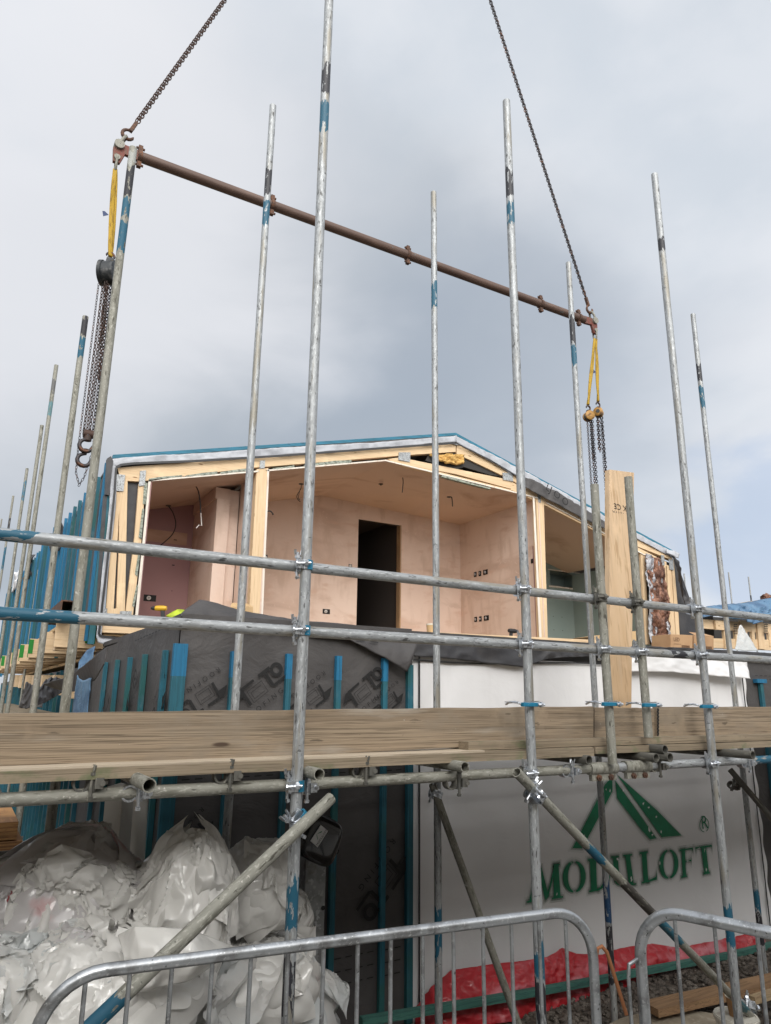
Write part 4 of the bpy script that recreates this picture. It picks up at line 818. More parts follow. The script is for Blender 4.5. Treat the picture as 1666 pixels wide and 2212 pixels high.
B, tB = upright(1094, 219, FY, gz(2.5, FY), 'new', 'galvanised front pole before the pink right-angled room corner, faint black and blue patches', GF, ((372, 425, INK), (440, 490, TEAL), (2050, 2110, TEAL), (2120, 2200, INK)))
C, tC = upright(1414, 377, FY, gz(3.9, FY), 'new', 'tall streaked galvanised pole behind the curved crowd barrier, beyond the upright plank', GF, ((515, 545, INK), (1960, 2040, TEAL)))
B['label'] = 'tall galvanised pole crossing the pink wall with socket boxes, faint black and blue patches'
a_, ta = upright(590, 229, BY, -2.28, 'new', 'galvanised pole with black over blue bands rising beside the bathroom partition post', GB, ((370, 415, INK), (432, 490, TEAL)))
b_, tb = upright(937, 416, BY, -2.28, 'new', 'galvanised pole with one short blue band rising beside the dark doorway', GB, ((612, 665, TEAL), (1960, 2060, TEAL)))
c_, tc_ = upright(1228, 568, BY, -2.28, 'new', 'galvanised pole ending beside the far tip of the brown lifting beam, black and blue bands', GB, ((690, 745, INK), (748, 787, TEAL), (1905, 1990, NAVY), (2000, 2120, INK)))
d_, td = upright(1497, 679, BY, -2.28, 'new', 'galvanised pole in front of the neighbouring timber frame, black over blue patches', GB, ((788, 825, INK), (838, 880, TEAL), (1920, 1970, TEAL), (1975, 2040, INK)))
s1, ts1 = upright(1284, 1047, FY, -.33, 'dull', 'short weathered greenish pole standing on the ledger beside the upright plank', 'short weathered poles')
s2, ts2 = upright(1357, 1031, FY + .02, -.20, 'dull', 'short weathered greenish pole overlapping the edge of the upright plank', 'short weathered poles')
l1, tl1 = upright(288, 320, BY, gz(.5, BY), 'dull', 'weathered pole whose capless tip meets the near end of the brown lifting beam', GL, ((325, 358, (.33, .34, .32)), (365, 420, INK), (425, 470, TEAL), (482, 540, TEAL), (1990, 2130, TEAL)))
LP = []
for i, (px, py, lab, bd) in enumerate(((185, 684, 'weathered pole with a black tip over a blue band, second along the battened side wall', ((684, 725, INK), (730, 770, TEAL), (1930, 2050, NAVY))),
        (122, 789, 'weathered pole third along the battened side wall, faint blue smears', ((820, 850, (.12, .12, .12)), (870, 900, (.10, .2, .22)))),
        (91, 919, 'weathered pole fourth along the battened side wall, plain grey tip', ()),
        (59, 1012, 'weathered pole fifth along the battened side wall, blue smears on its shaft', ((1040, 1080, (.05, .15, .22)),)),
        (29, 1071, 'weathered pole sixth along the battened side wall, dark patch low down', ((1120, 1150, INK), (1180, 1230, TEAL))),
        (4, 1121, 'weathered pole seventh and last along the battened side wall', ()))):
    LP.append(upright(px, py, 0, gz(.5, 6), 'dull', lab, GL, bd, X=.5))
for px, py, Y, lab, bd in ((1478, 1239, 14, 'thin distant pole just behind the black torn membrane of the gable end', ((1290, 1320, INK),)), (1574, 1236, 14, 'thin distant pole rising above the blue tarpaulin of the neighbouring frame', ()), (1617, 1246, 14, 'thin distant pole with a black foot above the pale roof plate, beside the orange bundle', ((1285, 1310, INK),))):
    upright(px, py, Y, .4, 'new', lab, 'distant scaffold poles', bd)
upright(252 * .2229 * 1.0 + 28, 1231, 16, -2.15, 'dull', 'short distant pole showing above the battened side wall beside the loose flaps', 'distant scaffold poles')

# rails, ledgers
RY = FY + 2 * TR + .001
GR = 'horizontal guard rails'
def rail(x0, x1, z, kind, label, bands=(), Y=RY, group=GR, nm='scaffold_tube'): return pole((x0, Y, z), (x1, Y, z), kind, label, group, bands, nm)
zu = P(655, 1225, RY).z; zm = P(650, 1364, RY).z; zl = P(645, 1694, RY).z
rail(-.35, P(1660, 1334, RY).x, zu, 'new', 'upper galvanised guard rail crossing the open gable rooms, teal paint at its near end', ((.0, .50, TEAL),))
rail(-.35, P(1666, 1430, RY).x, zm, 'new', 'lower galvanised guard rail just above the grey roof edge, teal near end and black patch', ((-.3, .70, TEAL), (P(1445, 1414, RY).x + .35, P(1480, 1416, RY).x + .35, INK)))
rail(P(1661, 1334, RY).x + .002, 6.2, zu, 'dark', 'rusty sleeve end continuing the upper guard rail')
rail(-.35, P(1290, 1652, RY).x, zl, 'dull', 'long weathered ledger tube under the scaffold deck, near side of the rusty sleeves', group='ledger tubes')
rail(P(1292, 1652, RY).x, 6.4, zl, 'new', 'galvanised ledger tube with a teal patch under the far end of the deck', ((1.35, 1.7, TEAL),), group='ledger tubes')
rail(-.2, 6.4, zl - .01, 'dark', 'grimy back ledger tube under the inner edge of the deck', Y=BY + .05, group='ledger tubes')
q0, q1 = P(-60, 1856, 4.1), P(196, 1832, 4.1)
pole(q0, q1, 'dark', 'short grimy tube crossing the side poles low down beside the brown board stack', 'ledger tubes', name='scaffold_tube')
# transoms poking out towards the viewer
GT = 'transom tubes under the deck'
for (px, py, lab, kd, dz_) in ((323, 1697, 'transom tube end resting on the ledger near the white leaning profile', 'dull', 0), (690, 1673, 'rust stained transom tube end beside the tallest pole', 'dull', 0), (1005, 1657, 'pale transom tube end above the white panel edge', 'dull', 0), (1273, 1642, 'transom tube end beside the rusty sleeve couplers', 'dark', 0),
        (1437, 1619, 'topmost tube end of the bundle of three under the deck', 'dark', .045), (1418, 1637, 'lower tube end of the bundle of three, next to the black stained coupler', 'dark', 0), (1448, 1636, 'lower tube end of the bundle of three, away from the black stained coupler', 'dark', 0), (1627, 1631, 'red tinged transom tube end beyond the last tall front pole', 'dark', 0)):
    p = PZ(px, py, -.303 + dz_ * .9)
    if px in (1437, 1448): p = PZ(px, py, -.303 + dz_ * .9); 
    pole(p, (p.x + .01, 4.72, p.z), kd, lab, GT, name='scaffold_tube')
# braces
GBc = 'diagonal brace tubes'
pb = P(715, 1724, FY - .05); pe = PZ(203, 2212, -1.35); pe = P(203, 2212, 2.42); dv = (pe - pb)
br1 = pole(pb + dv * 1.32, pb, 'dull', 'diagonal brace sloping down over the white polythene heap, coupled to the tallest pole', GBc, ((.0, .45, TEAL),), 'scaffold_tube')
pb = P(1116, 1668, FY - .06); pe = PZ(1636, 2208, -2.06); Lb = (pe - pb).length
BRB = tuple((Lb * (1 - b_), Lb * (1 - a), c3) for a, b_, c3 in ((.22, .28, TEAL), (.36, .50, (.045, .04, .035)), (.50, .60, (.02, .11, .16)), (.86, .93, (.03, .10, .12))))
pole(pe, pb, 'dull', 'long diagonal brace with black and teal paint crossing the green stencilled sign', GBc, BRB, 'scaffold_tube')
pb = P(934, 1694, BY - .06); pe = PZ(1135, 2255, -2.12)
pole(pe, pb, 'dull', 'steep brace tube, dark at its upper end, leaning from the doorway side back pole', GBc, ((1.75, 2.4, (.05, .045, .04)),), 'scaffold_tube')
pb = P(1577, 1662, BY - .06); pe = P(1720, 1830, BY - .4)
pole(pe + (pe - pb) * .6, pb, 'dark', 'short dark brace end dropping away beside the registered mark of the sign', GBc, (), 'scaffold_tube')

# ------------------------------------------------------------------ couplers
GC = 'steel scaffold couplers'
def make_coupler(loc, label, rot=0.0, tilt=0.0, swap=False, painted=True, dirty=False):
    """right-angle coupler: one band round the upright, one round the tube behind it"""
    t = thing('scaffold_coupler', loc, label, 'coupler', GC)
    z = zinc if not dirty else galv('dark')
    org = Vector(loc); F = lambda x, y, zz: org + Vector((x, y, zz))
    r = TR + .0008; off = 2 * TR + .001
    MB().ring(F(0, 0, 0), (0, 0, 1), r, .042, .006, 18, -100, 60).build('painted_band', cblue if painted and not dirty else z, t, True)
    mb = MB(); mb.ring(F(0, 0, 0), (0, 0, 1), r, .040, .008, 18, 62, 258); mb.box(*(org.x + k for k in (-.048, -.026)), *(org.y + k for k in (-.028, .004)), *(org.z + k for k in (-.020, .020))); mb.build('saddle', z, t, True)
    mb = MB(); mb.ring(F(0, off, 0), (1, 0, 0), r, .042, .008, 18); mb.box(*(org.x + k for k in (-.03, .02)), *(org.y + k for k in (off - .052, off - .026)), *(org.z + k for k in (-.03, .034))); mb.build('rail_band', z, t, True)
    mb = MB(); mb.tube([F(-.052, -.024, 0), F(.004, -.046, .004)], .0068, 10); mb.tube([F(-.020, -.036, .002), F(-.006, -.0415, .003)], .0135, 6); mb.tube([F(-.050, -.025, 0), F(-.056, -.0225, 0)], .011, 8); mb.build('swing_bolt', z, t, True)
    mb = MB(); mb.tube([F(-.034, off - .034, -.05), F(-.034, off - .034, .058)], .0068, 10); mb.tube([F(-.034, off - .034, .030), F(-.034, off - .034, .042)], .0135, 6); mb.bar(F(-.046, off - .036, .045), F(-.050, off - .04, .068), .010, .006); mb.bar(F(-.022, off - .036, .045), F(-.018, off - .04, .068), .010, .006); mb.bar(F(-.034, off - .034, -.05), F(-.030, off - .034, -.062), .02, .012); mb.build('hinge_bolt', z, t, True)
    t.rotation_euler = (0, tilt, rot)
    return t
proto = make_coupler((tA.x, FY, zu), 'coupler with a teal band joining the upper guard rail to the tallest pole')
def coupler(loc, label, rot=0.0, tilt=0.0, sc=1.0, plain=False, group=GC):
    o = copy_tree(proto); o.location = loc; o['label'] = label; o.rotation_euler = (0, tilt, rot); o.scale = (sc,) * 3
    if plain:
        for ch in [x for x in COL.objects if x.parent == o]:
            if ch.name.startswith('painted_band'):
                ch.data = ch.data.copy(); ch.data.materials[0] = galv('dark') if plain == 2 else zinc; ch.name = 'plain_band'
            elif plain == 2: ch.data = ch.data.copy(); ch.data.materials[0] = galv('dark')
    return o
coupler((tA.x, FY, zm), 'coupler with a teal band joining the lower guard rail to the tallest pole')
coupler((tA.x, FY, zl), 'coupler joining the ledger under the deck to the tallest pole')
for t_, nm in ((tB, 'the pole crossing the socket wall'), (tC, 'the last tall front pole beyond the upright plank'), (ts1, 'the short weathered pole beside the upright plank'), (ts2, 'the short weathered pole overlapping the upright plank')):
    y = FY + (.02 if t_ is ts2 else 0)
    coupler((t_.x, y, zu), 'coupler of the upper guard rail and ' + nm, plain=2 if t_ in (ts1, ts2) else 1)
    coupler((t_.x, y, zm), 'coupler of the lower guard rail and ' + nm, plain=1)
    if t_ in (tB, tC): coupler((t_.x, FY, zl), 'coupler of the ledger and ' + nm, plain=1)
def swivel(px, py, Y, label, rot=0, tilt=0, plain=0, sc=1.0): 
    p = P(px, py, Y); return coupler(p, label, rot, tilt, sc, plain)
swivel(652, 1770, FY - .05, 'shiny swivel coupler clamping the diagonal brace to the tallest pole', 0, R(-45), 0, 1.08)
swivel(1164, 1720, FY - .06, 'swivel coupler clamping the sign crossing brace to a front pole', 0, R(42), 1, 1.05)
swivel(946, 1716, BY - .06, 'swivel coupler at the head of the steep dark ended brace', 0, R(20), 1, 1.0)
swivel(1592, 1698, BY - .06, 'grimy swivel coupler at the head of the short far brace', 0, R(30), 2, 1.0)
swivel(1622, 2178, PZ(1622, 2180, -1.98).y, 'swivel coupler clamped near the ground at the foot of the long brace', R(30), R(40), 1, 1.2)
swivel(27, 1846, 5.9, 'coupler fixing the short low tube to the second side pole', 0, 0, 1)
for px, py, lab, pl in ((305, 1712, 'coupler gripping the transom end over the near ledger', 0), (989, 1690, 'rusty brown coupler under the pale transom end', 2), (1232, 1665, 'coupler under the transom beside the rusty sleeves', 1), (1420, 1655, 'black stained coupler holding the bundle of three tube ends', 2), (1612, 1647, 'coupler under the red tinged transom end', 1), (204, 1690, 'small coupler under the deck near the white leaning profile', 2), (500, 1674, 'coupler at the head of the back pole above the polythene heap', 2), (790, 1664, 'small dark coupler under the middle of the deck', 2), (664, 1700, 'second coupler wrapped round the ledger just past the tallest pole', 0)):
    swivel(px, py, RY, lab, R(90), 0, pl, .92)
# sleeve couplers
def sleeve(px, lab):
    p = P(px, 1650, RY); z = zl; t = thing('sleeve_coupler', (p.x, RY, z), lab, 'coupler', 'rusty sleeve couplers')
    mb = MB(); mb.tube([(p.x - .10, RY, z), (p.x + .10, RY, z)], TR + .008, 18); mb.box(p.x - .09, p.x + .09, RY - .014, RY + .010, z - .062, z - .028); mb.build('sleeve', galv('dull'), t, True)
    for dx in (-.045, .045): MB().tube([(p.x + dx, RY - .034, z - .046), (p.x + dx, RY + .03, z - .046)], .008, 8).tube([(p.x + dx, RY - .026, z - .046), (p.x + dx, RY - .012, z - .046)], .017, 6).build('rusty_nut', rusty, t, True)
sleeve(1300, 'rusty bolted sleeve on the ledger below the short weathered pole'); sleeve(1374, 'rusty bolted sleeve on the ledger next to the bundle of three tubes')
# toe board clips
def clip(px, py, lab):
    p = P(px, py, FY - .03); t = thing('board_clip', p, lab, 'clip', 'toe board clips')
    F = lambda a, b, c2: p + Vector((a, b, c2))
    MB().box(p.x - .045, p.x + .065, p.y - .02, p.y + .006, p.z - .010, p.z + .010).build('clip_arm', cblue, t, bevel=.003)
    MB().bar(F(-.035, -.01, .012), F(.06, -.012, .016), .010, .006).tube([F(.045, -.022, 0), F(.085, -.026, 0)], .008, 8).tube([F(.060, -.024, 0), F(.070, -.025, 0)], .014, 6).build('clip_bolt', zinc, t, True)
    MB().tube([F(-.045, 0, .004), F(-.06, .03, .012), F(-.062, .07, .010), F(-.06, .10, .0)], .006, 8).bar(F(-.05, .01, .006), F(-.078, .08, .012), .022, .005).build('clip_hook', zinc, t, True)
clip(1141, 1522, 'blue clip gripping the toe board at the pole crossing the socket wall'); clip(1313, 1521, 'blue clip gripping the toe board at the short pole beside the upright plank'); clip(1399, 1523, 'blue clip gripping the toe board at the short pole beyond the upright plank'); clip(1523, 1526, 'blue clip gripping the toe board at the last tall front pole')

# ------------------------------------------------------------------ boards of the working platform
TY = 3.0
def tboard(x0p, x1p, top0, top1, bot0, bot1, lab, Y=TY, d=.036, sc=1):
    pts = [(x0p, top0), (x1p, top1), (x1p, bot1), (x0p, bot0)]; a = [P(*k, Y) for k in pts]
    mb = MB(); n = 30
    def fn_side(yy): return lambda u, v: (a[3].lerp(a[2], u)).lerp(a[0].lerp(a[1], u), v) + Vector((0, yy + .003 * mn.noise(Vector((u * 8, v * 2, 1))), .004 * mn.noise(Vector((u * 11, 3, v * 2)))))
    mb.grid(fn_side(0), 60, 4); mb.grid(fn_side(d), 60, 4)
    nu = 61
    def idx(s_, i, j): return s_ * nu * 5 + j * nu + i
    fs = []
    for i in range(60): fs += [(idx(0, i, 4), idx(0, i + 1, 4), idx(1, i + 1, 4), idx(1, i, 4)), (idx(0, i, 0), idx(1, i, 0), idx(1, i + 1, 0), idx(0, i + 1, 0))]
    for j in range(4): fs += [(idx(0, 0, j), idx(0, 0, j + 1), idx(1, 0, j + 1), idx(1, 0, j)), (idx(0, 60, j), idx(1, 60, j), idx(1, 60, j + 1), idx(0, 60, j + 1))]
    for f in fs: mb.f.append(list(f)); mb.m.append(0)
    return tag(mb.build('toe_board', old_x, None, origin=a[3]), lab, 'scaffold board', 'toe boards on edge')
tboard(-160, 1282, 1543, 1526, 1674, 1599, 'long weathered toe board on edge, grain and knots, spanning the near half of the deck')
tboard(1285, 1416, 1528, 1530, 1601, 1598, 'short weathered toe board between the two long ones, behind the short poles', TY + .02)
tboard(1420, 1900, 1527, 1527, 1598, 1587, 'weathered toe board with a black stained end, beyond the upright plank')
mb = MB(); mb.grid(lambda u, v: P(1419 + 4 * u + (1.5 if int(v * 18) % 2 else 0), 1530 + 66 * v, TY - .003), 1, 18); mb.build('black_end_stain', inkm, [o for o in COL.objects if o.name.startswith('toe_board')][-1])
def dboard(x0, x1, y0, y1, z0, z1, th, lab, m_=None, nm='deck_board'):
    mb = MB(); n = 24
    for s_ in (1,):
        v = []; 
        for i in range(n + 1):
            t = i / n; x = x0 + (x1 - x0) * t; z = z0 + (z1 - z0) * t + .002 * mn.noise(Vector((x * 3, y0 * 7, 0)))
            v += [(x, y0 + .003 * mn.noise(Vector((x * 4, 1, 2))), z), (x, y1, z), (x, y1, z - th), (x, y0 + .003 * mn.noise(Vector((x * 4, 5, 2))), z - th)]
        f = [(i * 4 + q, i * 4 + (q + 1) % 4, (i + 1) * 4 + (q + 1) % 4, (i + 1) * 4 + q) for i in range(n) for q in range(4)] + [(0, 1, 2, 3), (4 * n + 3, 4 * n + 2, 4 * n + 1, 4 * n)]
        mb.add(v, f)
    return tag(mb.build(nm, m_ or [deck_x], None, origin=(x0, y0, z0)), lab, 'scaffold board', 'boards of the scaffold deck')
xe = P(1166, 1610, 2.88).x
dboard(-.5, 2.25, 2.88, 3.10, -.256, -.243, .040, 'outermost deck board with a pale planed face, tallest pole passing in front', [pale_x])
dboard(-.5, P(1278, 1635, 2.88).x, 2.86, 2.87, -.262, -.247, .040, 'thin weathered edge board fixed along the outside of the near deck', [deck_x])
dboard(2.26, 3.0, 2.90, 3.12, -.246, -.245, .036, 'short deck board lapped between the near and far runs')
dboard(P(1010, 1620, 2.93).x, 12, 2.92, 3.16, -.205, -.196, .038, 'lapping deck board lying over the others under the far toe boards')
dboard(3.02, 12, 2.90, 3.12, -.246, -.240, .036, 'deck board beyond the rusty sleeve, under the lapping board')
for k, lab in enumerate(('second deck board counted from the outer edge', 'third deck board counted from the outer edge', 'fourth deck board counted from the outer edge', 'fifth deck board counted from the outer edge', 'sixth deck board counted from the outer edge', 'innermost deck board against the wrapped wall')):
    y = 3.13 + k * .235 + (.10 if k > 3 else 0); dboard(-.5, 12, y, min(y + .225, 4.785), -.256, -.240, .038, lab)

for k, lab in enumerate(('outer board of the unseen side deck added for shade beneath the blue battened wall', 'inner board of the unseen side deck added for shade beneath the blue battened wall', 'unseen side deck board added for shade against the blue battened wall')):  # side deck out of view, added to keep the wall below dark
    x = .545 + k * .21; tag(MB().box(x, x + .2, 4.86, 20, -.285, -.247).build('deck_board', deck_x, None, origin=(x, 4.86, -.28)), lab, 'scaffold board', 'boards of the scaffold deck')

# upright plank
pts = [P(1317, 1014, 3.5), P(1370, 1021, 3.5), P(1364, 1560, 3.42), P(1318, 1560, 3.42)]
th = Vector((.0, .047, 0)); mb = MB(); mb.hexa([pts[3], pts[2], pts[1], pts[0]], [p + th for p in (pts[3], pts[2], pts[1], pts[0])])
plk = thing('upright_plank', pts[3], 'tall fresh timber plank standing on end, stamped near its top', 'plank')
mb.build('plank_face', wood('stamped_pine', (.60, .43, .27), (.50, .33, .18), 2, .7, (.22, .10, .04), 16, .3, .11, con=.25), plk, bevel=.002)
mb = MB(); o_ = P(1361, 1096, 3.49); text_into(mb, 'UK CE', .062, o_ + Vector((0, -.005, 0)), (-1, 0, .03), (0, 0, -1)); o_ = P(1361, 1106, 3.49); 
mb2 = mb; text_into(mb, 'CA', .03, P(1362, 1105, 3.49) + Vector((0, -.005, 0)), (-1, 0, .03), (0, 0, -1)); text_into(mb, 'C24 W/PPA', .042, P(1366, 1112, 3.485), (-1, 0, .03), (0, 0, -1))
mb.build('printed_stamp', inkm, plk)

# ------------------------------------------------------------------ lifting gear over the module (y = 10)
HY = 10.0
def chain_into(mb, pts, pitch=.05, wire=.008, width=.036, seg=12, rs=5, twist=0.0):
    P_ = [Vector(p) for p in pts]; tot = sum((b - a).length for a, b in zip(P_, P_[1:])); n = max(2, int(tot / pitch))
    def at(s_):
        for a, b in zip(P_, P_[1:]):
            l = (b - a).length
            if s_ <= l: return a + (b - a) * (s_ / l), (b - a).normalized()
            s_ -= l
        return P_[-1], (P_[-1] - P_[-2]).normalized()
    for k in range(n):
        c_, d = at((k + .5) * tot / n); a = d.cross(Vector((.2, 1, .1))).normalized(); b = d.cross(a)
        ang = math.pi / 2 * (k % 2) + .5 + twist; s1 = a * math.cos(ang) + b * math.sin(ang); nrm = d.cross(s1)
        hl, hw = pitch * .5 + wire * .9, width / 2; path = []
        for j in range(seg):
            t = 2 * math.pi * j / seg; path.append(c_ + d * (hl * abs(math.cos(t)) ** .75 * (1 if math.cos(t) > 0 else -1)) + s1 * hw * math.sin(t))
        vs = []
        for j in range(seg):
            tg = (path[(j + 1) % seg] - path[j - 1]).normalized(); o1 = tg.cross(nrm)
            for q in range(rs):
                w = 2 * math.pi * q / rs; vs.append(path[j] + (o1 * math.cos(w) + nrm * math.sin(w)) * wire)
        mb.add(vs, [(j * rs + q, j * rs + (q + 1) % rs, ((j + 1) % seg) * rs + (q + 1) % rs, ((j + 1) % seg) * rs + q) for j in range(seg) for q in range(rs)])
pL, pR = P(300, 338, HY), P(1262, 691, HY)
bd = (pR - pL).normalized()
beam = thing('lifting_beam', pL, 'long brown steel spreader beam hanging level from two chains above the module', 'lifting beam')
MB().tube([pL, pR], .084, 24, hollow=.008).build('beam_tube', beamp, beam, True)
def beam_clamp(px, py):
    p = P(px, py, HY); s_ = (p - pL).dot(bd); c_ = pL + bd * s_
    mb = MB(); mb.ring(c_, bd, .085, .06, .014, 22)
    for sg in (1, -1): mb.box(c_.x - .032, c_.x + .032, c_.y - .035, c_.y + .035, *(sorted((c_.z + sg * .10, c_.z + sg * .19)))); mb.tube([c_ + Vector((-.065, 0, sg * .15)), c_ + Vector((.065, 0, sg * .15))], .02, 8)
    mb.build('beam_clamp', rusty, beam, True)
for px, py in ((302, 339), (588, 442), (881, 553), (1168, 657), (1250, 687)): beam_clamp(px, py)
def endfit(c_, sg):
    F = lambda x, y, z: c_ + Vector((x * sg, y, z))
    MB().hexa([F(.0, -.03, .09), F(-.30, -.03, .10), F(-.38, -.03, -.02), F(-.36, -.03, -.26), F(-.26, -.03, -.26), F(-.20, -.03, -.07), F(.0, -.03, -.09)], [F(.0, .03, .09), F(-.30, .03, .10), F(-.38, .03, -.02), F(-.36, .03, -.26), F(-.26, .03, -.26), F(-.20, .03, -.07), F(.0, .03, -.09)]).build('end_plate', redsteel, beam, bevel=.004)
    mb = MB(); mb.tube([F(-.30, -.075, .05), F(-.30, .075, .05)], .075, 20); mb.tube([F(-.31, -.06, -.18), F(-.31, .06, -.18)], .045, 16); mb.build('shackle_pin', galv('dull'), beam, True)
    up_ = [F(-.30, -.055, .05), F(-.26, -.06, .17), F(-.22, -.035, .25), F(-.21, 0, .27), F(-.22, .035, .25), F(-.26, .06, .17), F(-.30, .055, .05)]
    MB().tube(up_, .024, 10).build('bow_shackle', galv('dull'), beam, True)
    dn_ = [F(-.31, -.05, -.18), F(-.31, -.05, -.30), F(-.31, -.03, -.38), F(-.31, 0, -.40), F(-.31, .03, -.38), F(-.31, .05, -.30), F(-.31, .05, -.18)]
    MB().tube(dn_, .020, 10).build('bow_shackle', galv('dull'), beam, True)
    return F(-.21, 0, .27), F(-.31, 0, -.40)
aL, dL = endfit(pL, 1); aR, dR = endfit(pR, -1)
apex = P(882, -553, HY)
def hook_into(mb, c_, r, w=.02, d0=(1, 0, 0), u0=(0, 0, 1)):
    """open hook, eye at the top"""
    d0 = Vector(d0); u0 = Vector(u0); pts = []; rr = []
    for k in range(13):
        t = R(95 - 285 * k / 12); pts.append(Vector(c_) + d0 * (r * math.cos(t)) + u0 * (r * math.sin(t))); rr.append(w * (1.15 - .7 * abs(k / 12 - .55)))
    rr[-1] = w * .35
    mb.tube([pts[0] + u0 * r * .9] + pts, [w] + rr, 10)
def crane_chain(a, label, m_):
    d = (apex - a).normalized(); t = thing('crane_chain', a, label, 'chain')
    mb = MB(); sd_ = d.cross(Vector((0, 1, 0))).normalized()
    for k, s_ in enumerate((-.017, .017)): chain_into(mb, [a + d * .36 + sd_ * s_, apex + sd_ * s_ + Vector((0, .02 * k, 0))], .062, .0092, .040, 12, 5, .5 * k)
    mb.build('chain_links', m_, t, True)
    mb = MB(); hook_into(mb, a + d * .05, .085, .026, sd_, d); mb.bar(a + d * .13, a + d * .34, .06, .05); mb.build('safety_hook', rusty, t, True)
    MB().tube([a + d * .17 + sd_ * .02, a + d * .02 + sd_ * .09], .012, 6).build('hook_latch', rusty, t, True)
crane_chain(aL, 'rusty double crane chain rising from the near end of the lifting beam', chainb)
crane_chain(aR, 'dark double crane chain reaching the far end of the lifting beam', chainm)
def sling_of(a, b, w, t, label, nm='lifting_sling', tagm=True, split=.02):
    a = Vector(a); b = Vector(b); o = thing(nm, a, label, 'sling')
    def half(s_):
        m_ = MB(); n = 24
        def fn(u, v):
            p = a.lerp(b, v) + Vector((s_ * split * math.sin(math.pi * min(1, v * 1.02)) ** .6, 0, 0)); tt = .35 * math.sin(v * 9 + s_)
            return p + Vector(((u - .5) * w * math.cos(tt), (u - .5) * w * math.sin(tt) + .01 * s_, .006 * mn.noise(Vector((u * 5, v * 60, s_)))))
        return m_.grid(fn, 5, 70).build('webbing', sling, o, True, solid=t)
    half(-1); half(1)
    if tagm:
        c_ = a.lerp(b, .55); MB().hexa([c_ + Vector((-.06, -.02, 0)), c_ + Vector((-.12, -.02, .04)), c_ + Vector((-.15, -.02, .03)), c_ + Vector((-.13, -.02, -.05))], [c_ + Vector((-.06, -.012, 0)), c_ + Vector((-.12, -.012, .04)), c_ + Vector((-.15, -.012, .03)), c_ + Vector((-.13, -.012, -.05))]).build('blue_tag', mat('navy_tag', (.02, .04, .12)), o)
    return o
hL = P(236, 575, HY); hA, hB = P(1272, 893, HY - .1), P(1294, 886, HY)
sling_of(dL + Vector((0, 0, .02)), hL + Vector((0, 0, .16)), .062, .022, 'short yellow webbing sling between the beam end and the dark grey hoist')
sling_of(dR + Vector((-.02, 0, .02)), hA + Vector((0, 0, .20)), .06, .02, 'straight yellow webbing sling carrying the round faced orange brown hoist', tagm=False, split=.022)
sling_of(dR + Vector((.02, 0, .02)), hB + Vector((0, 0, .20)), .06, .02, 'slanting yellow webbing sling carrying the tilted worn hoist', split=.022)
def hoist(c_, body, face, r, wd, yaw, label, chains, hook_z=None, loops=()):
    t = thing('chain_hoist', c_, label, 'chain hoist'); c_ = Vector(c_)
    d = Vector((math.cos(yaw), math.sin(yaw), 0)); e = Vector((-math.sin(yaw), math.cos(yaw), 0))
    mb = MB()
    for s0, s1, rr in ((-wd, -wd * .35, r), (wd * .35, wd, r)): mb.tube([c_ + d * s0, c_ + d * (s0 + (s1 - s0) * .2), c_ + d * (s0 + (s1 - s0) * .8), c_ + d * s1], [rr * .8, rr, rr, rr * .8], 26)
    mb.build('hoist_cover', body, t, True)
    MB().tube([c_ + d * (-wd * .35), c_ + d * (wd * .35)], r * .86, 20).tube([c_ - d * wd * .5, c_ + d * wd * .5], r * .93, 20).bar(c_ + Vector((0, 0, r * .7)), c_ + Vector((0, 0, r * 1.25)), wd * .8, wd * .8).build('hoist_frame', hoistg, t, True)
    MB().ring(c_ - d * (wd + .002), d, r * .3, .006, r * .12, 18).tube([c_ - d * (wd - .01), c_ - d * (wd + .004)], r * .28, 16).build('face_plate', face, t, True)
    MB().ring(c_ + d * (wd + .002), d, r * .3, .006, r * .12, 18).tube([c_ + d * (wd - .01), c_ + d * (wd + .004)], r * .28, 16).build('face_plate', face, t, True)
    mb = MB(); hook_into(mb, c_ + Vector((0, 0, r * 1.25 + .05)), .055, .017, (1, 0, 0), (0, 0, -1)); mb.tube([c_ + Vector((0, 0, r)), c_ + Vector((0, 0, r * 1.25 + .01))], .025, 10); mb.build('top_hook', chainm, t, True)
    for pts, pitch, wire, width, m_ in chains:
        mb = MB(); chain_into(mb, pts, pitch, wire, width); mb.build('hoist_chain', m_, t, True)
    return t
base = Vector(hL) - Vector((0, 0, .12)); bz_ = P(187, 955, HY).z
F = lambda x, y, z: Vector((base.x + x, base.y + y, z))
chs = [([F(-.11, 0, base.z - .2), F(-.10, 0, bz_ - .1), F(-.09, 0, bz_ - .45), F(-.03, 0, bz_ - .62), F(.02, 0, bz_ - .50), F(.09, 0, bz_ - .1), F(.13, 0, bz_ + .4), F(.14, 0, base.z - .2)], .042, .0042, .026, chainm),
       ([F(-.05, .02, base.z - .2), F(-.055, .02, bz_ + .1)], .05, .0065, .031, chainb), ([F(-.015, -.02, base.z - .2), F(-.02, -.02, bz_ + .1)], .05, .0065, .031, chainb), ([F(.02, .02, base.z - .2), F(.02, .02, bz_ + .1)], .05, .0065, .031, chainb),
       ([F(.0, -.05, base.z - .1), F(.045, -.04, base.z - 1.7)], .05, .008, .036, chainb), ([F(.055, .0, base.z - .2), F(.06, 0, bz_ + .1)], .05, .007, .034, chainm), ([F(.09, .02, base.z - .2), F(.085, .02, bz_ - .15)], .042, .0045, .028, chainm), ([F(.11, -.02, base.z - .2), F(.10, -.02, bz_ - .1)], .042, .0045, .028, chainm),
       ([F(-.035, -.05, base.z - .05), F(.01, -.06, base.z - 1.2)], .045, .007, .032, chainb)]
h_ = hoist(base, hoistg, stickm, .19, .125, R(-28), 'dark grey chain hoist with many chain falls ending in two open hooks', chs)
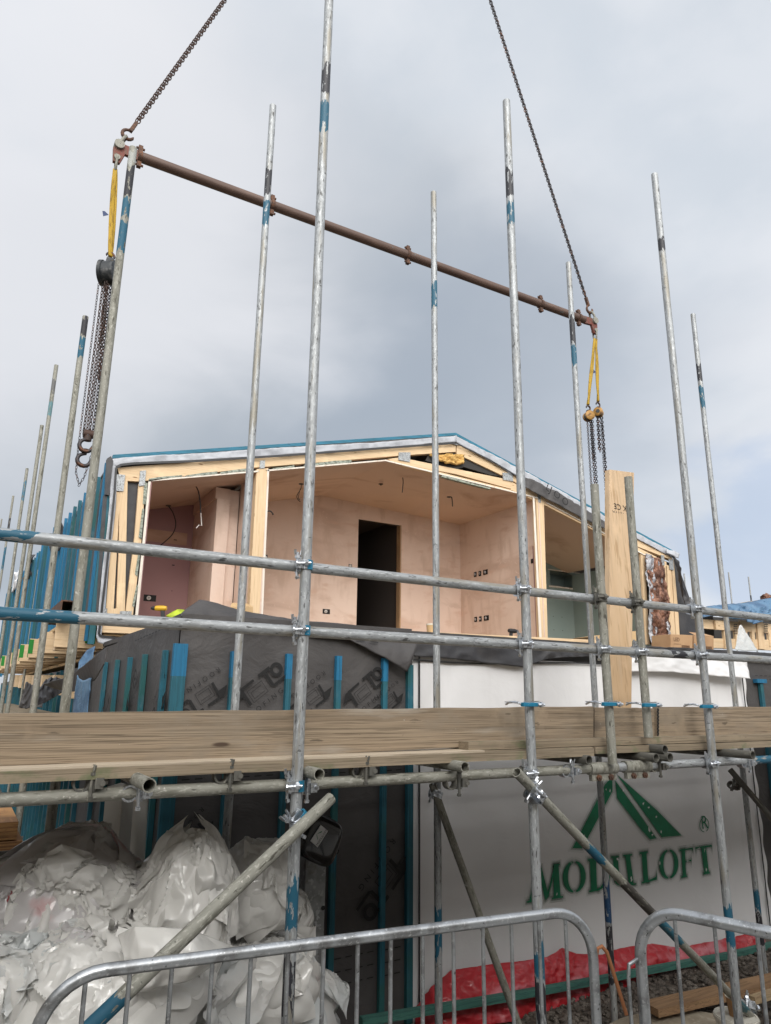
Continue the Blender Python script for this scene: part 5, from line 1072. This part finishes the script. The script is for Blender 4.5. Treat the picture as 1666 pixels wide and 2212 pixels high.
hb = F(0, 0, bz_); mb = MB(); mb.tube([hb + Vector((0, 0, .16)), hb + Vector((0, 0, .02))], .055, 14); mb.tube([hb + Vector((-.06, 0, .12)), hb + Vector((.07, 0, .12))], .06, 16); mb.build('load_block', chainb, h_, True)
mb = MB(); hook_into(mb, hb + Vector((-.01, -.03, -.06)), .085, .028, (-1, 0, 0)); hook_into(mb, hb + Vector((-.01, 0, -.26)), .085, .028, (-1, 0, 0)); mb.build('load_hook', chainm, h_, True)
def rchs(c_, offs, zl_):
    c_ = Vector(c_); out_ = []
    for k, (x, y, w, ln, m_) in enumerate(offs): out_.append(([c_ + Vector((x, y, -.08)), Vector((c_.x + x * 1.2, c_.y + y, c_.z - ln))], .042 if w < .006 else .05, w, w * 5.2 + .006, m_))
    return out_
cA2, cB2 = P(1272, 899, HY - .1), P(1293, 891, HY)
hoist(cA2, hoisty, hoisty, .105, .085, R(70), 'orange brown chain hoist with a round ringed face, the lower hanging of the pair', rchs(cA2, [(-.06, 0, .004, 2.3, chainm), (-.02, .02, .0045, 2.3, chainm), (.04, 0, .007, 2.3, chainm), (.07, .02, .0085, .95, chainm), (.09, 0, .0085, 2.0, chainm)], 0))
hoist(cB2, hoisty, hoistg, .10, .09, R(35), 'tilted worn brown chain hoist, the higher hanging of the pair', rchs(cB2, [(-.04, 0, .0085, .85, chainm), (-.01, .02, .0085, .90, chainm), (.04, 0, .0045, 2.3, chainm), (.09, 0, .0085, 2.4, chainm), (.11, .02, .0055, 2.4, chainm)], 0))

# ------------------------------------------------------------------ white polythene heap
HEAP = []
def crumple(name, c_, rad, m_, label, seed, rot=0, cat='plastic sheet', size=None, group='crumpled polythene sheeting'):
    """a lumpy bundle core and a stiff, already creased sheet of film that is dropped over it"""
    bm = bmesh.new(); bmesh.ops.create_icosphere(bm, subdivisions=4, radius=1)
    cr, sr = math.cos(rot), math.sin(rot)
    for v in bm.verts:
        d = v.co.normalized(); q = d * 1.3 + Vector((seed, 0, 0))
        rr = .92 + .34 * mn.noise(q * 1.3) + .20 * (1 - 2 * abs(mn.noise(q * 2.0)))
        p = Vector((d.x * rad[0] * rr, d.y * rad[1] * rr, d.z * rad[2] * rr)); v.co = Vector((p.x * cr - p.z * sr, p.y, p.x * sr + p.z * cr))
    for f in bm.faces: f.smooth = True
    me = bpy.data.meshes.new('bundle_core'); bm.to_mesh(me); bm.free(); me.materials.append(m_)
    co = bpy.data.objects.new('bundle_core', me); COL.objects.link(co); co.location = c_
    co.modifiers.new('c', 'COLLISION'); co.collision.thickness_outer = .010; co.collision.cloth_friction = 22
    n = 86; vs = []; L_ = (size or 2.7) * max(rad[0], rad[1]); Lz = L_ + 1.5 * rad[2]; k = .68
    for j in range(n + 1):
        for i in range(n + 1):
            x = (i / n - .5) * Lz; y = (j / n - .5) * Lz
            z = .10 * mn.noise(Vector((x * 2.6, y * 2.6, seed))) + .085 * (1 - 2 * abs(mn.noise(Vector((x * 3.2 + 3, y * 3.2, seed))))) + .022 * (1 - 2 * abs(mn.noise(Vector((x * 6 + 3, y * 4.5, seed)))))
            a = rot * .8; zz = max(rad[2], rad[0] * abs(sr)) * 1.30 + z; xx = x * k
            vs.append((xx, y * k, zz))
    me = bpy.data.meshes.new(name); me.from_pydata(vs, [], [(j * (n + 1) + i, j * (n + 1) + i + 1, (j + 1) * (n + 1) + i + 1, (j + 1) * (n + 1) + i) for j in range(n) for i in range(n)])
    o = bpy.data.objects.new(name, me); COL.objects.link(o); o.location = c_; o.rotation_euler.z = seed * 1.3
    m = o.modifiers.new('cloth', 'CLOTH'); st = m.settings; st.quality = 4; st.mass = .15; st.tension_stiffness = 30; st.compression_stiffness = 18; st.shear_stiffness = 8; st.bending_stiffness = 2.4; st.air_damping = 2.5
    m.collision_settings.distance_min = .007; m.collision_settings.collision_quality = 2; m.point_cache.frame_end = 40
    HEAP.append((co, o, m_, name, label, cat, group, Vector(c_), rad, rot, seed))
def settle():
    scene.frame_end = 40
    for f in range(1, 33): scene.frame_set(f)
    dg = bpy.context.evaluated_depsgraph_get()
    for co, o, m_, name, label, cat, group, c_, rad, rot, seed in HEAP:
        me = bpy.data.meshes.new_from_object(o.evaluated_get(dg)); me.transform(o.matrix_world); me.transform(Matrix.Translation(-c_)); me.materials.clear(); me.materials.append(m_)
        b2 = bmesh.new(); b2.from_mesh(me)
        for f in b2.faces: f.smooth = True
        for e in b2.edges: e.smooth = not (len(e.link_faces) == 2 and e.calc_face_angle(0) > R(36))
        b2.to_mesh(me); b2.free()
        bpy.data.objects.remove(o); me.name = name
        p = bpy.data.objects.new(name, me); COL.objects.link(p); p.location = c_; tag(p, label, cat, group)
        rnd = random.Random(seed * 7); cr, sr = math.cos(rot), math.sin(rot)
        for k in range(9 if rad[0] > .15 else 2):
            az = rnd.uniform(0, 2 * math.pi) if k > 5 else R(-90) + rnd.uniform(-1.2, 1.2); el = rnd.uniform(-.25, .95); N_ = 6; su = rnd.uniform(.8, 1.4); sv = rnd.uniform(.8, 1.4); sk = rnd.uniform(-.5, .5)
            tw = rnd.uniform(-.6, .6); ph = rnd.uniform(0, 50); pk = [rnd.uniform(0, .22) for _ in range(4)]
            m3 = bmesh.new(); gv = []
            for b_ in range(N_ + 1):
                for a_ in range(N_ + 1):
                    u, v = a_ / N_ - .5, b_ / N_ - .5; eg = .25 if a_ in (0, N_) or b_ in (0, N_) else 1; u += rnd.uniform(-.035, .035) * eg; v += rnd.uniform(-.035, .035) * eg; uu = u * math.cos(tw) - v * math.sin(tw) + sk * v; vv = u * math.sin(tw) + v * math.cos(tw)
                    A_ = az + uu * su; E_ = el + vv * sv; d = Vector((math.cos(A_) * math.cos(E_), math.sin(A_) * math.cos(E_), math.sin(E_)))
                    cw = [max(0, .5 - u) * max(0, .5 - v), max(0, .5 + u) * max(0, .5 - v), max(0, .5 - u) * max(0, .5 + v), max(0, .5 + u) * max(0, .5 + v)]
                    lift = sum(c3 ** 2 * q_ for c3, q_ in zip(cw, pk))
                    rr = 1.10 + lift + eg * .11 * mn.noise(Vector((u * 3 + ph, v * 3, seed))) + (.35 + .65 * eg) * .085 * (1 - 2.4 * abs(mn.noise(Vector((u * 5, v * 2.5 + ph, seed))))) + rnd.uniform(-.03, .03) * eg
                    q = Vector((d.x * rad[0] * rr, d.y * rad[1] * rr, d.z * rad[2] * rr)); gv.append(m3.verts.new((q.x * cr - q.z * sr, q.y, q.x * sr + q.z * cr)))
            for b_ in range(N_):
                for a_ in range(N_):
                    t = b_ * (N_ + 1) + a_; qd = (gv[t], gv[t + 1], gv[t + N_ + 2], gv[t + N_ + 1])
                    if rnd.random() < .5: m3.faces.new((qd[0], qd[1], qd[2])); m3.faces.new((qd[0], qd[2], qd[3]))
                    else: m3.faces.new((qd[0], qd[1], qd[3])); m3.faces.new((qd[1], qd[2], qd[3]))
            cl = m3.edges.layers.float.new('crease_edge')
            for e in m3.edges: e[cl] = 1.0 if len(e.link_faces) == 1 else (rnd.uniform(.5, .95) if e.calc_face_angle(0) > .30 and rnd.random() < .8 else 0.0)
            for f in m3.faces: f.smooth = True
            ml = bpy.data.meshes.new('film_layer'); m3.to_mesh(ml); m3.free(); ml.materials.append(m_)
            lo_ = bpy.data.objects.new('film_layer', ml); COL.objects.link(lo_); lo_.parent = p
            ss = lo_.modifiers.new('film', 'SUBSURF'); ss.levels = 2; ss.render_levels = 3
        co.modifiers.clear(); co.parent = p; co.location = (0, 0, 0); co.scale = (.97, .97, .97)
    scene.frame_set(1)
def pc(px, py, Y): return P(px, py, Y)
crumple('polythene_bundle', pc(130, 1985, 3.6), (.30, .26, .30), pinkp, 'crumpled clear white bag showing pink inside, at the near end of the heap', 3, R(-20))
crumple('polythene_bundle', pc(20, 2140, 3.4), (.26, .24, .20), poly2, 'greyish polythene bundle slumped in front of the pink tinged bag', 5, R(15))
crumple('polythene_bundle', pc(390, 1985, 3.4), (.19, .20, .33), poly, 'tallest white polythene bundle with a peaked top, behind the diagonal brace', 11, R(-6), size=3.4)
crumple('polythene_bundle', pc(550, 1925, 3.75), (.19, .2, .22), poly, 'rounded white polythene bundle between the diagonal brace and the tallest pole', 13, R(6))
crumple('polythene_bundle', pc(615, 1985, 4.05), (.13, .16, .11), poly, 'small white polythene lobe tucked behind the tallest pole', 17, R(20))
crumple('polythene_bundle', pc(530, 2130, 3.75), (.32, .26, .22), poly, 'low white polythene bundle behind the barrier bars near the tallest pole', 19, R(-5))
crumple('polythene_bundle', pc(220, 2185, 3.25), (.34, .24, .24), poly, 'wide white polythene bundle filling the curved corner of the barrier', 23, R(8))
crumple('polythene_bundle', pc(590, 2215, 4.05), (.34, .24, .24), poly2, 'pale polythene bundle against the galvanised steel post foot', 29, R(0), size=2.2)
crumple('polythene_bundle', pc(330, 2300, 3.9), (.9, .45, .40), poly2, 'lowest polythene mass lying on the ground under the other bundles', 37, 0, size=1.8)
crumple('polythene_bundle', pc(-60, 2230, 3.9), (.50, .45, .42), poly2, 'grey polythene mass at the foot of the brown board stack', 41, 0, size=2.0)
crumple('polythene_bundle', pc(590, 2075, 4.15), (.10, .10, .07), mat('pale_green_polythene', (.42, .55, .50), .3, trans=.2), 'pale green polythene corner showing between white bundles', 31, 0)
flap('polythene_sheet', [(395, 1828, 3.42), (412, 1836, 3.32), (450, 1850, 3.28), (498, 1868, 3.34)], [(396, 1905, 3.34), (415, 1935, 3.22), (440, 1960, 3.22), (500, 2010, 3.30)], poly, 'stiff white polythene peak folded up against the dark wall', 'plastic sheet', .05, 5, 4, .003, 50, 40, 'crumpled polythene sheeting', .05)
flap('polythene_sheet', [(255, 2020, 3.1), (290, 2000, 3.02), (400, 2005, 2.96), (520, 2050, 3.05)], [(262, 2110, 3.0), (300, 2145, 2.92), (400, 2120, 2.88), (495, 2060, 3.0)], poly, 'smooth white polythene fold hanging over the barrier side of the tall bundle', 'plastic sheet', .04, 4, 7, .003, 60, 40, 'crumpled polythene sheeting', .06)
flap('polythene_sheet', [(350, 1850, 3.5), (375, 1862, 3.32), (395, 1860, 3.3)], [(290, 2000, 3.4), (330, 2050, 3.2), (420, 2040, 3.15)], poly, 'long white polythene fold falling from the peak of the tall bundle', 'plastic sheet', .05, 4, 17, .003, 40, 60, 'crumpled polythene sheeting', .05)
flap('polythene_sheet', [(0, 2055, 3.5), (60, 2040, 3.4), (95, 2075, 3.4), (110, 2100, 3.4)], [(-40, 2150, 3.2), (40, 2140, 3.1), (90, 2130, 3.1), (110, 2160, 3.2)], poly2, 'grey translucent polythene corner flopped before the pink tinged bag', 'plastic sheet', .05, 4, 27, .003, 40, 30, 'crumpled polythene sheeting', .04)
flap('polythene_sheet', [(150, 2100, 3.4), (220, 2010, 3.6), (255, 1998, 3.6)], [(170, 2160, 3.1), (240, 2120, 3.0), (262, 2110, 3.2)], poly2, 'folded grey white polythene wedge at the foot of the leaning white profile', 'plastic sheet', .05, 4, 31, .003, 40, 30, 'crumpled polythene sheeting', .04)

settle()
# leaning white profile and the pale tube behind it
lw = thing('white_profile', P(235, 1990, 4.3), 'dusty white square window profile leaning upright behind the polythene heap', 'profile')
cs = [[P(229, 1700, 4.42), P(266, 1712, 4.30), P(291, 1700, 4.40), P(262, 1690, 4.52)], [P(206, 1955, 4.30), P(239, 2010, 4.18), P(270, 2000, 4.28), P(240, 1960, 4.40)]]
MB().hexa(cs[1], cs[0]).build('profile_face', whitepvc, lw, bevel=.004)
for py, k in ((1749, 262), (2000 - 15, 242)): px_prism(MB(), [(k, py), (k + 5, py), (k + 3, py + 11), (k - 2, py + 11)], 4.24 if py < 1900 else 4.16, .02).build('profile_catch', whitepvc, lw)
MB().tube([P(303, 1700, 4.62), P(300, 1745, 4.62)], .05, 16).tube([P(303, 1690, 4.6), P(281, 2050, 4.55)], .045, 18)
tag(MB().tube([P(305, 1700, 4.62), P(283, 2060, 4.58)], .045, 20).build('white_tube', whitepvc, None, True, origin=P(283, 2060, 4.58)), 'pale round plastic tube standing behind the leaning white profile', 'tube')
# galvanised post with the gloss black casing
gp = P(682, 1900, 4.2)
post = thing('steel_post', (gp.x, gp.y, -2.15), 'square blotchy galvanised steel post beside the tallest pole, black casing on its head', 'post')
zcol = mat('blotchy_galvanised_plate', (.25, .26, .26), .55, .4, [((9, 9, 9), (.18, .185, .185), .45, .6), ((22, 22, 22), (.34, .35, .35), .55, .62), ((5, 5, 5), (.14, .13, .12), .6, .7)])
zt = P(682, 1835, 4.2).z
MB().box(gp.x - .068, gp.x + .068, gp.y, gp.y + .136, -2.2, zt).build('post_shaft', zcol, post, bevel=.006)
ph = P(693, 1962, 4.2); MB().tube([(ph.x + .015, gp.y - .002, ph.z), (ph.x + .015, gp.y + .01, ph.z)], .013, 14).build('bolt_hole', inkm, post)
cc = P(690, 1812, 4.14)
cas = thing('black_casing', cc, 'gloss black rounded casing with a white sticker, on top of the galvanised post', 'casing')
bm = bmesh.new(); bmesh.ops.create_cube(bm, size=1); bmesh.ops.subdivide_edges(bm, edges=bm.edges[:], cuts=8, use_grid_fill=True)
for v in bm.verts:
    p = v.co * 2; s_ = max(1e-6, (abs(p.x) ** 4 + abs(p.y) ** 4 + abs(p.z) ** 4) ** .25); p = p / s_
    p = Vector((p.x * .125, p.y * .07, p.z * .135)); v.co = Vector((p.x * math.cos(R(-26)) - p.z * math.sin(R(-26)) * .8, p.y, p.x * math.sin(R(-26)) + p.z * math.cos(R(-26))))
for f in bm.faces: f.smooth = True
me = bpy.data.meshes.new('casing_shell'); bm.to_mesh(me); bm.free(); me.materials.append(blackp)
o = bpy.data.objects.new('casing_shell', me); COL.objects.link(o); o.parent = cas
U_ = Vector((math.cos(R(52)), 0, math.sin(R(52)))); V_ = Vector((-math.sin(R(52)), 0, math.cos(R(52)))); sc_ = P(690, 1806, 4.055)
mb = MB(); rr = []
for k in range(24):
    t = 2 * math.pi * k / 24; x = max(-.052, min(.052, .075 * math.cos(t))); z = max(-.03, min(.03, .046 * math.sin(t))); rr.append(sc_ + U_ * x + V_ * z)
mb.hexa(rr, [p + Vector((0, .004, 0)) for p in rr]); stk = mb.build('sticker', stickm, cas)
mb = MB(); text_into(mb, 'MODULOFT', .0185, sc_ + U_ * -.048 + V_ * -.024 + Vector((0, -.002, 0)), U_, V_, 1.0); mb.build('sticker_text', inkm, stk)
mb = MB(); q = lambda a, b: sc_ + U_ * a + V_ * b + Vector((0, -.002, 0)); mb.add([q(-.022, -.002), q(-.018, -.002), q(-.002, .020), q(-.004, .022)], [(0, 1, 2, 3)]); mb.add([q(-.002, .022), q(.032, .004), q(.022, .002)], [(0, 1, 2)]); mb.build('sticker_emblem', greenspray, stk)

# stack of brown boards at the near edge
GS = 'brown boards in the stack'
ords = ('topmost', 'second from the top', 'third from the top', 'fourth from the top', 'fifth from the top', 'sixth from the top', 'seventh from the top', 'eighth from the top', 'ninth from the top', 'lowest')
zt_ = P(10, 1775, 4.9).z
for k in range(10):
    zz = zt_ - k * .105; x1 = P(38 + k * 9, 1800 + k * 20, 4.9).x
    MB_ = MB().box(-.9, x1 + random.uniform(-.01, .01), 4.9 + random.uniform(-.01, .01), 6.2, zz - .10, zz - .003)
    tag(MB_.build('brown_board', ply, None, origin=(x1, 4.9, zz - .1), bevel=.002), ords[k] + ' of the brown boards stacked beside the poles, cut edges facing out', 'board', GS)

# ------------------------------------------------------------------ crowd barriers
def barrier(P0, dirx, L_, label, bars=13, corner=.16, hook_end=1, r=.0175):
    ux = Vector((dirx[0], dirx[1], 0)).normalized(); zt = P0.z; z0 = -1.80
    t = thing('crowd_barrier', (P0.x, P0.y, z0 - .03), label, 'crowd barrier', 'galvanised crowd barriers')
    pts = [P0 + ux * 0 + Vector((0, 0, z0 - zt))]
    pts.append(P0 + Vector((0, 0, -corner)))
    for k in range(1, 8): a = R(90 * k / 8); pts.append(P0 + ux * (corner * (1 - math.cos(a))) + Vector((0, 0, -corner + corner * math.sin(a))))
    m_ = 14
    for k in range(m_ + 1): pts.append(P0 + ux * (corner + (L_ - 2 * corner) * k / m_))
    for k in range(1, 8): a = R(90 * k / 8); pts.append(P0 + ux * (L_ - corner + corner * math.sin(a)) + Vector((0, 0, -corner + corner * math.cos(a))))
    pts.append(P0 + ux * L_ + Vector((0, 0, -corner))); pts.append(P0 + ux * L_ + Vector((0, 0, z0 - zt)))
    MB().tube(pts, r, 18).build('outer_frame', galv('rail'), t, True)
    MB().tube([P0 + ux * .0 + Vector((0, 0, z0 - zt + .12)), P0 + ux * L_ + Vector((0, 0, z0 - zt + .12))], r * .9, 14).build('bottom_rail', galv('rail'), t, True)
    for k in range(bars):
        x = (k + 1) * L_ / (bars + 1); dz = 0
        if x < corner: dz = corner - math.sqrt(max(0, corner ** 2 - (corner - x) ** 2))
        if x > L_ - corner: dz = corner - math.sqrt(max(0, corner ** 2 - (x - L_ + corner) ** 2))
        MB().tube([P0 + ux * x + Vector((0, 0, -dz - r * .8)), P0 + ux * x + Vector((0, 0, z0 - zt + .12))], .0066, 10).build('infill_bar', galv('rail'), t, True)
    for e in (.12, L_ - .12): MB().bar(P0 + ux * e + Vector((-ux.y * -.28, ux.x * -.28, z0 - zt - .02)), P0 + ux * e + Vector((-ux.y * .28, ux.x * .28, z0 - zt - .02)), .05, .012).build('foot', galv('rail'), t)
    return t, ux
u_ = Vector((math.cos(R(-7)), math.sin(R(-7)), 0)); nrm_ = Vector((-u_.y, u_.x, 0))
def PB(x, y, c_=2.3): d = ray(x, y); return d * (c_ / d.dot(nrm_))
e0, e1 = PB(80, 2180), PB(1285, 2130); zt = PB(620, 2046).z
bar1, ux1 = barrier(Vector((e0.x, e0.y, zt)), u_, (Vector((e1.x, e1.y, 0)) - Vector((e0.x, e0.y, 0))).length, 'worn crowd barrier in front of the polythene heap, small rust marks on its top rail', 15)
q = PZ(1385, 2100, -.95); q.z = PZ(1453, 1965, -.72).z
ub = Vector((math.cos(R(-72)), math.sin(R(-72)), 0)); f0 = PZ(1383, 2050, -.86)
bar2, ux2 = barrier(Vector((f0.x, f0.y, -.72)), ub, 2.0, 'crowd barrier with a brighter dull rail and a white notice, angled towards the viewer', 14, r=.020)
# hooks of the barriers
p = PB(1283, 2085); pts = [p + u_ * a + Vector((0, 0, b)) for a, b in ((0, -.07), (.005, .0), (.02, .05), (.04, .055), (.06, .035), (.09, -.05), (.13, -.17))]
MB().tube(pts, .007, 10).build('rusty_hook', mat('rust_red_rod', (.30, .12, .05), .8, .1), bar1, True)
q = Vector((f0.x, f0.y, -.72)); pts = [q + Vector((-.0, 0, -.17)), q - Vector((.02, 0, .17)), q + Vector((-.062, .0, -.18)), q + Vector((-.068, 0, -.22)), q + Vector((-.068, 0, -.36)), q + Vector((-.05, 0, -.40)), q + Vector((-.0, 0, -.43))]
MB().tube(pts, .0065, 10).build('loop', galv('rail'), bar2, True)
# notice sheet
np_ = ub * .52 + Vector((f0.x, f0.y, 0)); dd = Vector((-ub.y, ub.x, 0)) * -.024
mb = MB(); aa = Vector((np_.x, np_.y, -.74)) + dd
def ntc(u, v): return aa + ub * (.42 * u) + Vector((0, 0, -.30 * v + .006 * math.sin(u * 7))) + dd * (.2 * math.sin(v * 3))
mb.grid(ntc, 12, 12); tag(mb.build('notice_sheet', paper, None, True, origin=aa, solid=.002), 'blank side of a white paper notice fixed on the angled crowd barrier', 'notice')

# ------------------------------------------------------------------ things on the ground beyond the barriers
dc = PZ(1495, 2262, gz(4.6, 3.8) + .10)
mb = MB(); n = 60
def disc(u, v):
    a = 2 * math.pi * u; rr = .62 * min(1, v / .85) + (.0 if v < .85 else .0); z = 0 if v < .85 else -(v - .85) / .15 * .14
    if v >= .85: rr = .62 + .02 * (v - .85) / .15
    rr *= 1 + .02 * mn.noise(Vector((math.cos(a) * 2, math.sin(a) * 2, 0)))
    return Vector((dc.x + rr * math.cos(a) * 1.1, dc.y + rr * math.sin(a) * .85, dc.z + z + .006 * mn.noise(Vector((rr * 9 * math.cos(a), rr * 9 * math.sin(a), 1)))))
mb.grid(disc, 60, 20); tag(mb.build('concrete_base', concrete, None, True, origin=dc), 'round stained concrete ring lying on the ground under the white tub', 'concrete ring')
tb = PZ(1590, 2196, dc.z + .16); tb0 = Vector((tb.x, tb.y, dc.z))
tub = thing('paint_tub', tb0, 'white plastic tub with its lid on, standing on the concrete ring', 'tub')
MB().tube([tb0 + Vector((0, 0, z)) for z in (0, .15)], [.115, .13], 36).build('tub_body', bucketm, tub, True)
MB().tube([tb0 + Vector((0, 0, z)) for z in (.15, .151, .165, .166)], [.13, .138, .138, .125], 36).ring(tb0 + Vector((0, 0, .166)), (0, 0, 1), .122, .012, .012, 36).build('tub_lid', bucketm, tub, True)
cu = tb0 + Vector((-.01, 0, .167))
cup = thing('coffee_cup', cu, 'kraft paper coffee cup standing on the lid of the white tub', 'cup')
MB().tube([cu + Vector((0, 0, z)) for z in (0, .11)], [.033, .047], 28, cap=False).build('cup_sleeve', papercup, cup, True)
MB().ring(cu + Vector((0, 0, .112)), (0, 0, 1), .0455, .006, .004, 28).tube([cu + Vector((0, 0, .06)), cu + Vector((0, 0, .111))], [.038, .0455], 28, cap=False).build('cup_rim', creamc, cup, True)
MB().tube([cu + Vector((0, 0, .001)), cu + Vector((0, 0, .004))], .029, 20).build('cup_base', creamc, cup, True)
a, b = PZ(1405, 2180, -2.10), PZ(1760, 2100, -2.06)
tag(MB().bar(a, b, .16, .05).build('timber_plank', wood('wet_plank', (.28, .17, .09), (.18, .10, .05), 0), None, origin=a), 'brown timber plank lying on the gravel behind the concrete ring', 'plank')
a, b = PZ(1625, 2160, -2.02), PZ(1730, 2128, -2.0)
tag(MB().bar(a, b, .05, .045).build('timber_offcut', wood('dull_offcut', (.40, .30, .18), (.28, .19, .11), 0), None, origin=a), 'thin pale timber offcut near the foot of the long brace', 'plank')
# gravel: crushed stone at the foot of the panel
mb = MB(); rnd = random.Random(4)
ico = bmesh.new(); bmesh.ops.create_icosphere(ico, subdivisions=1, radius=1); iv = [v.co.copy() for v in ico.verts]; if_ = [tuple(v.index for v in f.verts) for f in ico.faces]; ico.free()
for k in range(6500):
    x = rnd.uniform(3.0, 8.2); y = rnd.uniform(3.55, 4.66)
    if rnd.random() > (y - 3.3) / 1.3: continue
    s_ = rnd.choice((.009, .012, .015, .02, .03)) * rnd.uniform(.7, 1.2); zg = gz(x, y) + .02 * max(0, (y - 4.0)); off = Vector((x, y, zg + s_ * .3))
    w = [v * (s_ * rnd.uniform(.6, 1.15)) for v in iv]; zs = rnd.uniform(.5, .9)
    mb.add([off + Vector((v.x, v.y, v.z * zs)) for v in w], if_)
tag(mb.build('gravel', stone), kind='stuff')
mb = MB(); mb.grid(lambda u, v: Vector((3.0 + 6 * u, 3.9 + .95 * v, gz(3, 3.9) + .02 * v - .006 + .02 * mn.noise(Vector((u * 20, v * 5, 3))))), 90, 20)
tag(mb.build('gravel_bank', earth, smooth=True), kind='structure')

# ------------------------------------------------------------------ small things on the extension roof and module floor
RFZ = TOPZ
def drill(px, py, Y, body, label, yaw, sc=1.0):
    c_ = P(px, py, Y); d = Vector((math.cos(yaw), math.sin(yaw), 0)); t = thing('cordless_drill', c_ - Vector((0, 0, .19 * sc)), label, 'drill', None)
    MB().tube([c_ - d * .085 * sc, c_ - d * .05 * sc, c_ + d * .04 * sc, c_ + d * .06 * sc], [.026 * sc, .034 * sc, .034 * sc, .028 * sc], 18).build('motor_housing', body, t, True)
    MB().tube([c_ + d * .061 * sc, c_ + d * .09 * sc, c_ + d * .115 * sc], [.027 * sc, .026 * sc, .014 * sc], 16).build('chuck', toolK, t, True)
    MB().hexa([c_ + d * a * sc + Vector((0, 0, b * sc)) - d.cross(Vector((0, 0, 1))) * .016 * sc for a, b in ((-.06, -.02), (-.01, -.02), (-.025, -.13), (-.075, -.13))], [c_ + d * a * sc + Vector((0, 0, b * sc)) + d.cross(Vector((0, 0, 1))) * .016 * sc for a, b in ((-.06, -.02), (-.01, -.02), (-.025, -.13), (-.075, -.13))]).build('handle', toolK, t, bevel=.006)
    MB().hexa([c_ + d * a * sc + Vector((0, 0, b * sc)) - d.cross(Vector((0, 0, 1))) * .035 * sc for a, b in ((-.10, -.13), (.02, -.13), (.02, -.19), (-.10, -.19))], [c_ + d * a * sc + Vector((0, 0, b * sc)) + d.cross(Vector((0, 0, 1))) * .035 * sc for a, b in ((-.10, -.13), (.02, -.13), (.02, -.19), (-.10, -.19))]).build('battery', toolK if body is toolK else toolY, t, bevel=.006)
drill(346, 1314, 7.85, toolY, 'yellow and black cordless drill standing on the bathroom floor edge', R(150), .85)
drill(1108, 1363, 7.9, toolK, 'dark cordless drill standing by the foot of the socket wall', R(5), .95)
mb = MB(); cb = P(388, 1336, 7.6)
mb.grid(lambda u, v: cb + Vector((.13 * math.cos(2 * math.pi * u) * math.sin(math.pi * v) * (1 + .25 * mn.noise(Vector((u * 4, v * 4, 1)))), .10 * math.sin(2 * math.pi * u) * math.sin(math.pi * v), .09 * math.cos(math.pi * v) + .02 * mn.noise(Vector((u * 7, v * 5, 2))))), 30, 18)
tag(mb.build('hi_vis_jacket', hiviz, None, True, origin=cb), 'crumpled lime yellow jacket beside the raised grey membrane flap', 'jacket')
def carton(x0, y0, x1, y1, Y, d, label, m_=cardb, text=None, flap_=True, skew=0):
    t = thing('cardboard_box', P((x0 + x1) / 2, y1, Y), label, 'cardboard box'); a = [P(x0, y0, Y), P(x1, y0 + skew, Y), P(x1, y1 + skew, Y), P(x0, y1, Y)]
    MB().hexa(a, [p + Vector((0, d, 0)) for p in a]).build('carton_walls', m_, t, bevel=.003)
    if flap_:
        f = [a[0] + Vector((0, 0, .002)), a[1] + Vector((0, 0, .002)), a[1] + Vector((-.03, .14, .05)), a[0] + Vector((.06, .14, .06))]
        MB().hexa(f, [p + Vector((0, .004, .004)) for p in f]).build('carton_flap', m_, t)
    if text:
        mb = MB(); s1_, s2_ = text; w = (a[1] - a[0]).length
        text_into(mb, s1_, w * .16, a[0] + Vector((w * .10, -.004, -.10)), (1, 0, 0), (0, 0, 1)); text_into(mb, s2_, w * .045, a[0] + Vector((w * .08, -.004, -.15)), (1, 0, 0), (0, 0, 1))
        for k in range(16): xx = a[0].x + w * .45 + k * .012; mb.box(xx, xx + (.006 if k % 3 else .003), a[0].y - .004, a[0].y - .002, a[3].z + .03, a[3].z + .085)
        mb.build('printed_text', mat('brown_print', (.12, .06, .03)), t)
    return t
carton(498, 1311, 547, 1340, 7.6, .3, 'pale open cardboard box at the foot of the bathroom partition post', cardp)
carton(1449, 1370, 1496, 1404, 7.2, .35, 'brown carton printed LED beside the foil insulation', cardb, ('LED', 'LAMP 4000K  IP65'), False, 2)
carton(1500, 1372, 1542, 1406, 7.25, .35, 'brown carton printed LED next to the neighbouring timber frame', cardb, ('LED', 'LAMP 4000K  IP65'), True, 3)
carton(1035, 1372, 1080, 1386, 7.4, .2, 'low pale cardboard tray under the socket wall', cardp, None, False)
pk = P(934, 1385, 7.3)
tubc = thing('kraft_tub', pk, 'large kraft coloured paper tub standing behind the roof edge below the doorway side wall', 'tub')
MB().tube([pk, pk + Vector((0, 0, .20))], [.055, .072], 28).build('tub_body', cardp, tubc, True); MB().ring(pk + Vector((0, 0, .20)), (0, 0, 1), .068, .02, .006, 28).build('tub_rim', creamc, tubc, True)
a, b = P(772, 1370, 6.6), P(1290, 1394, 6.6)
tag(MB().bar(P(770, 1364, 7.2), P(1290, 1388, 7.2), .10, .06).build('sill_timber', new_x, None, origin=P(770, 1364, 7.2)), 'long fresh timber lying along the roof edge under the pink room', 'timber')
a, b = P(1190, 1386, 7.5), P(1386, 1375, 7.5)
tag(MB().hexa([P(1270, 1376, 7.4), P(1384, 1362, 7.4), P(1386, 1382, 7.4), P(1300, 1394, 7.4)], [p + Vector((0, .3, 0)) for p in (P(1270, 1376, 7.4), P(1384, 1362, 7.4), P(1386, 1382, 7.4), P(1300, 1394, 7.4))]).build('board_offcut', cardp, None, origin=P(1270, 1390, 7.4)), 'pale board offcut lying behind the upright plank at floor level', 'board')
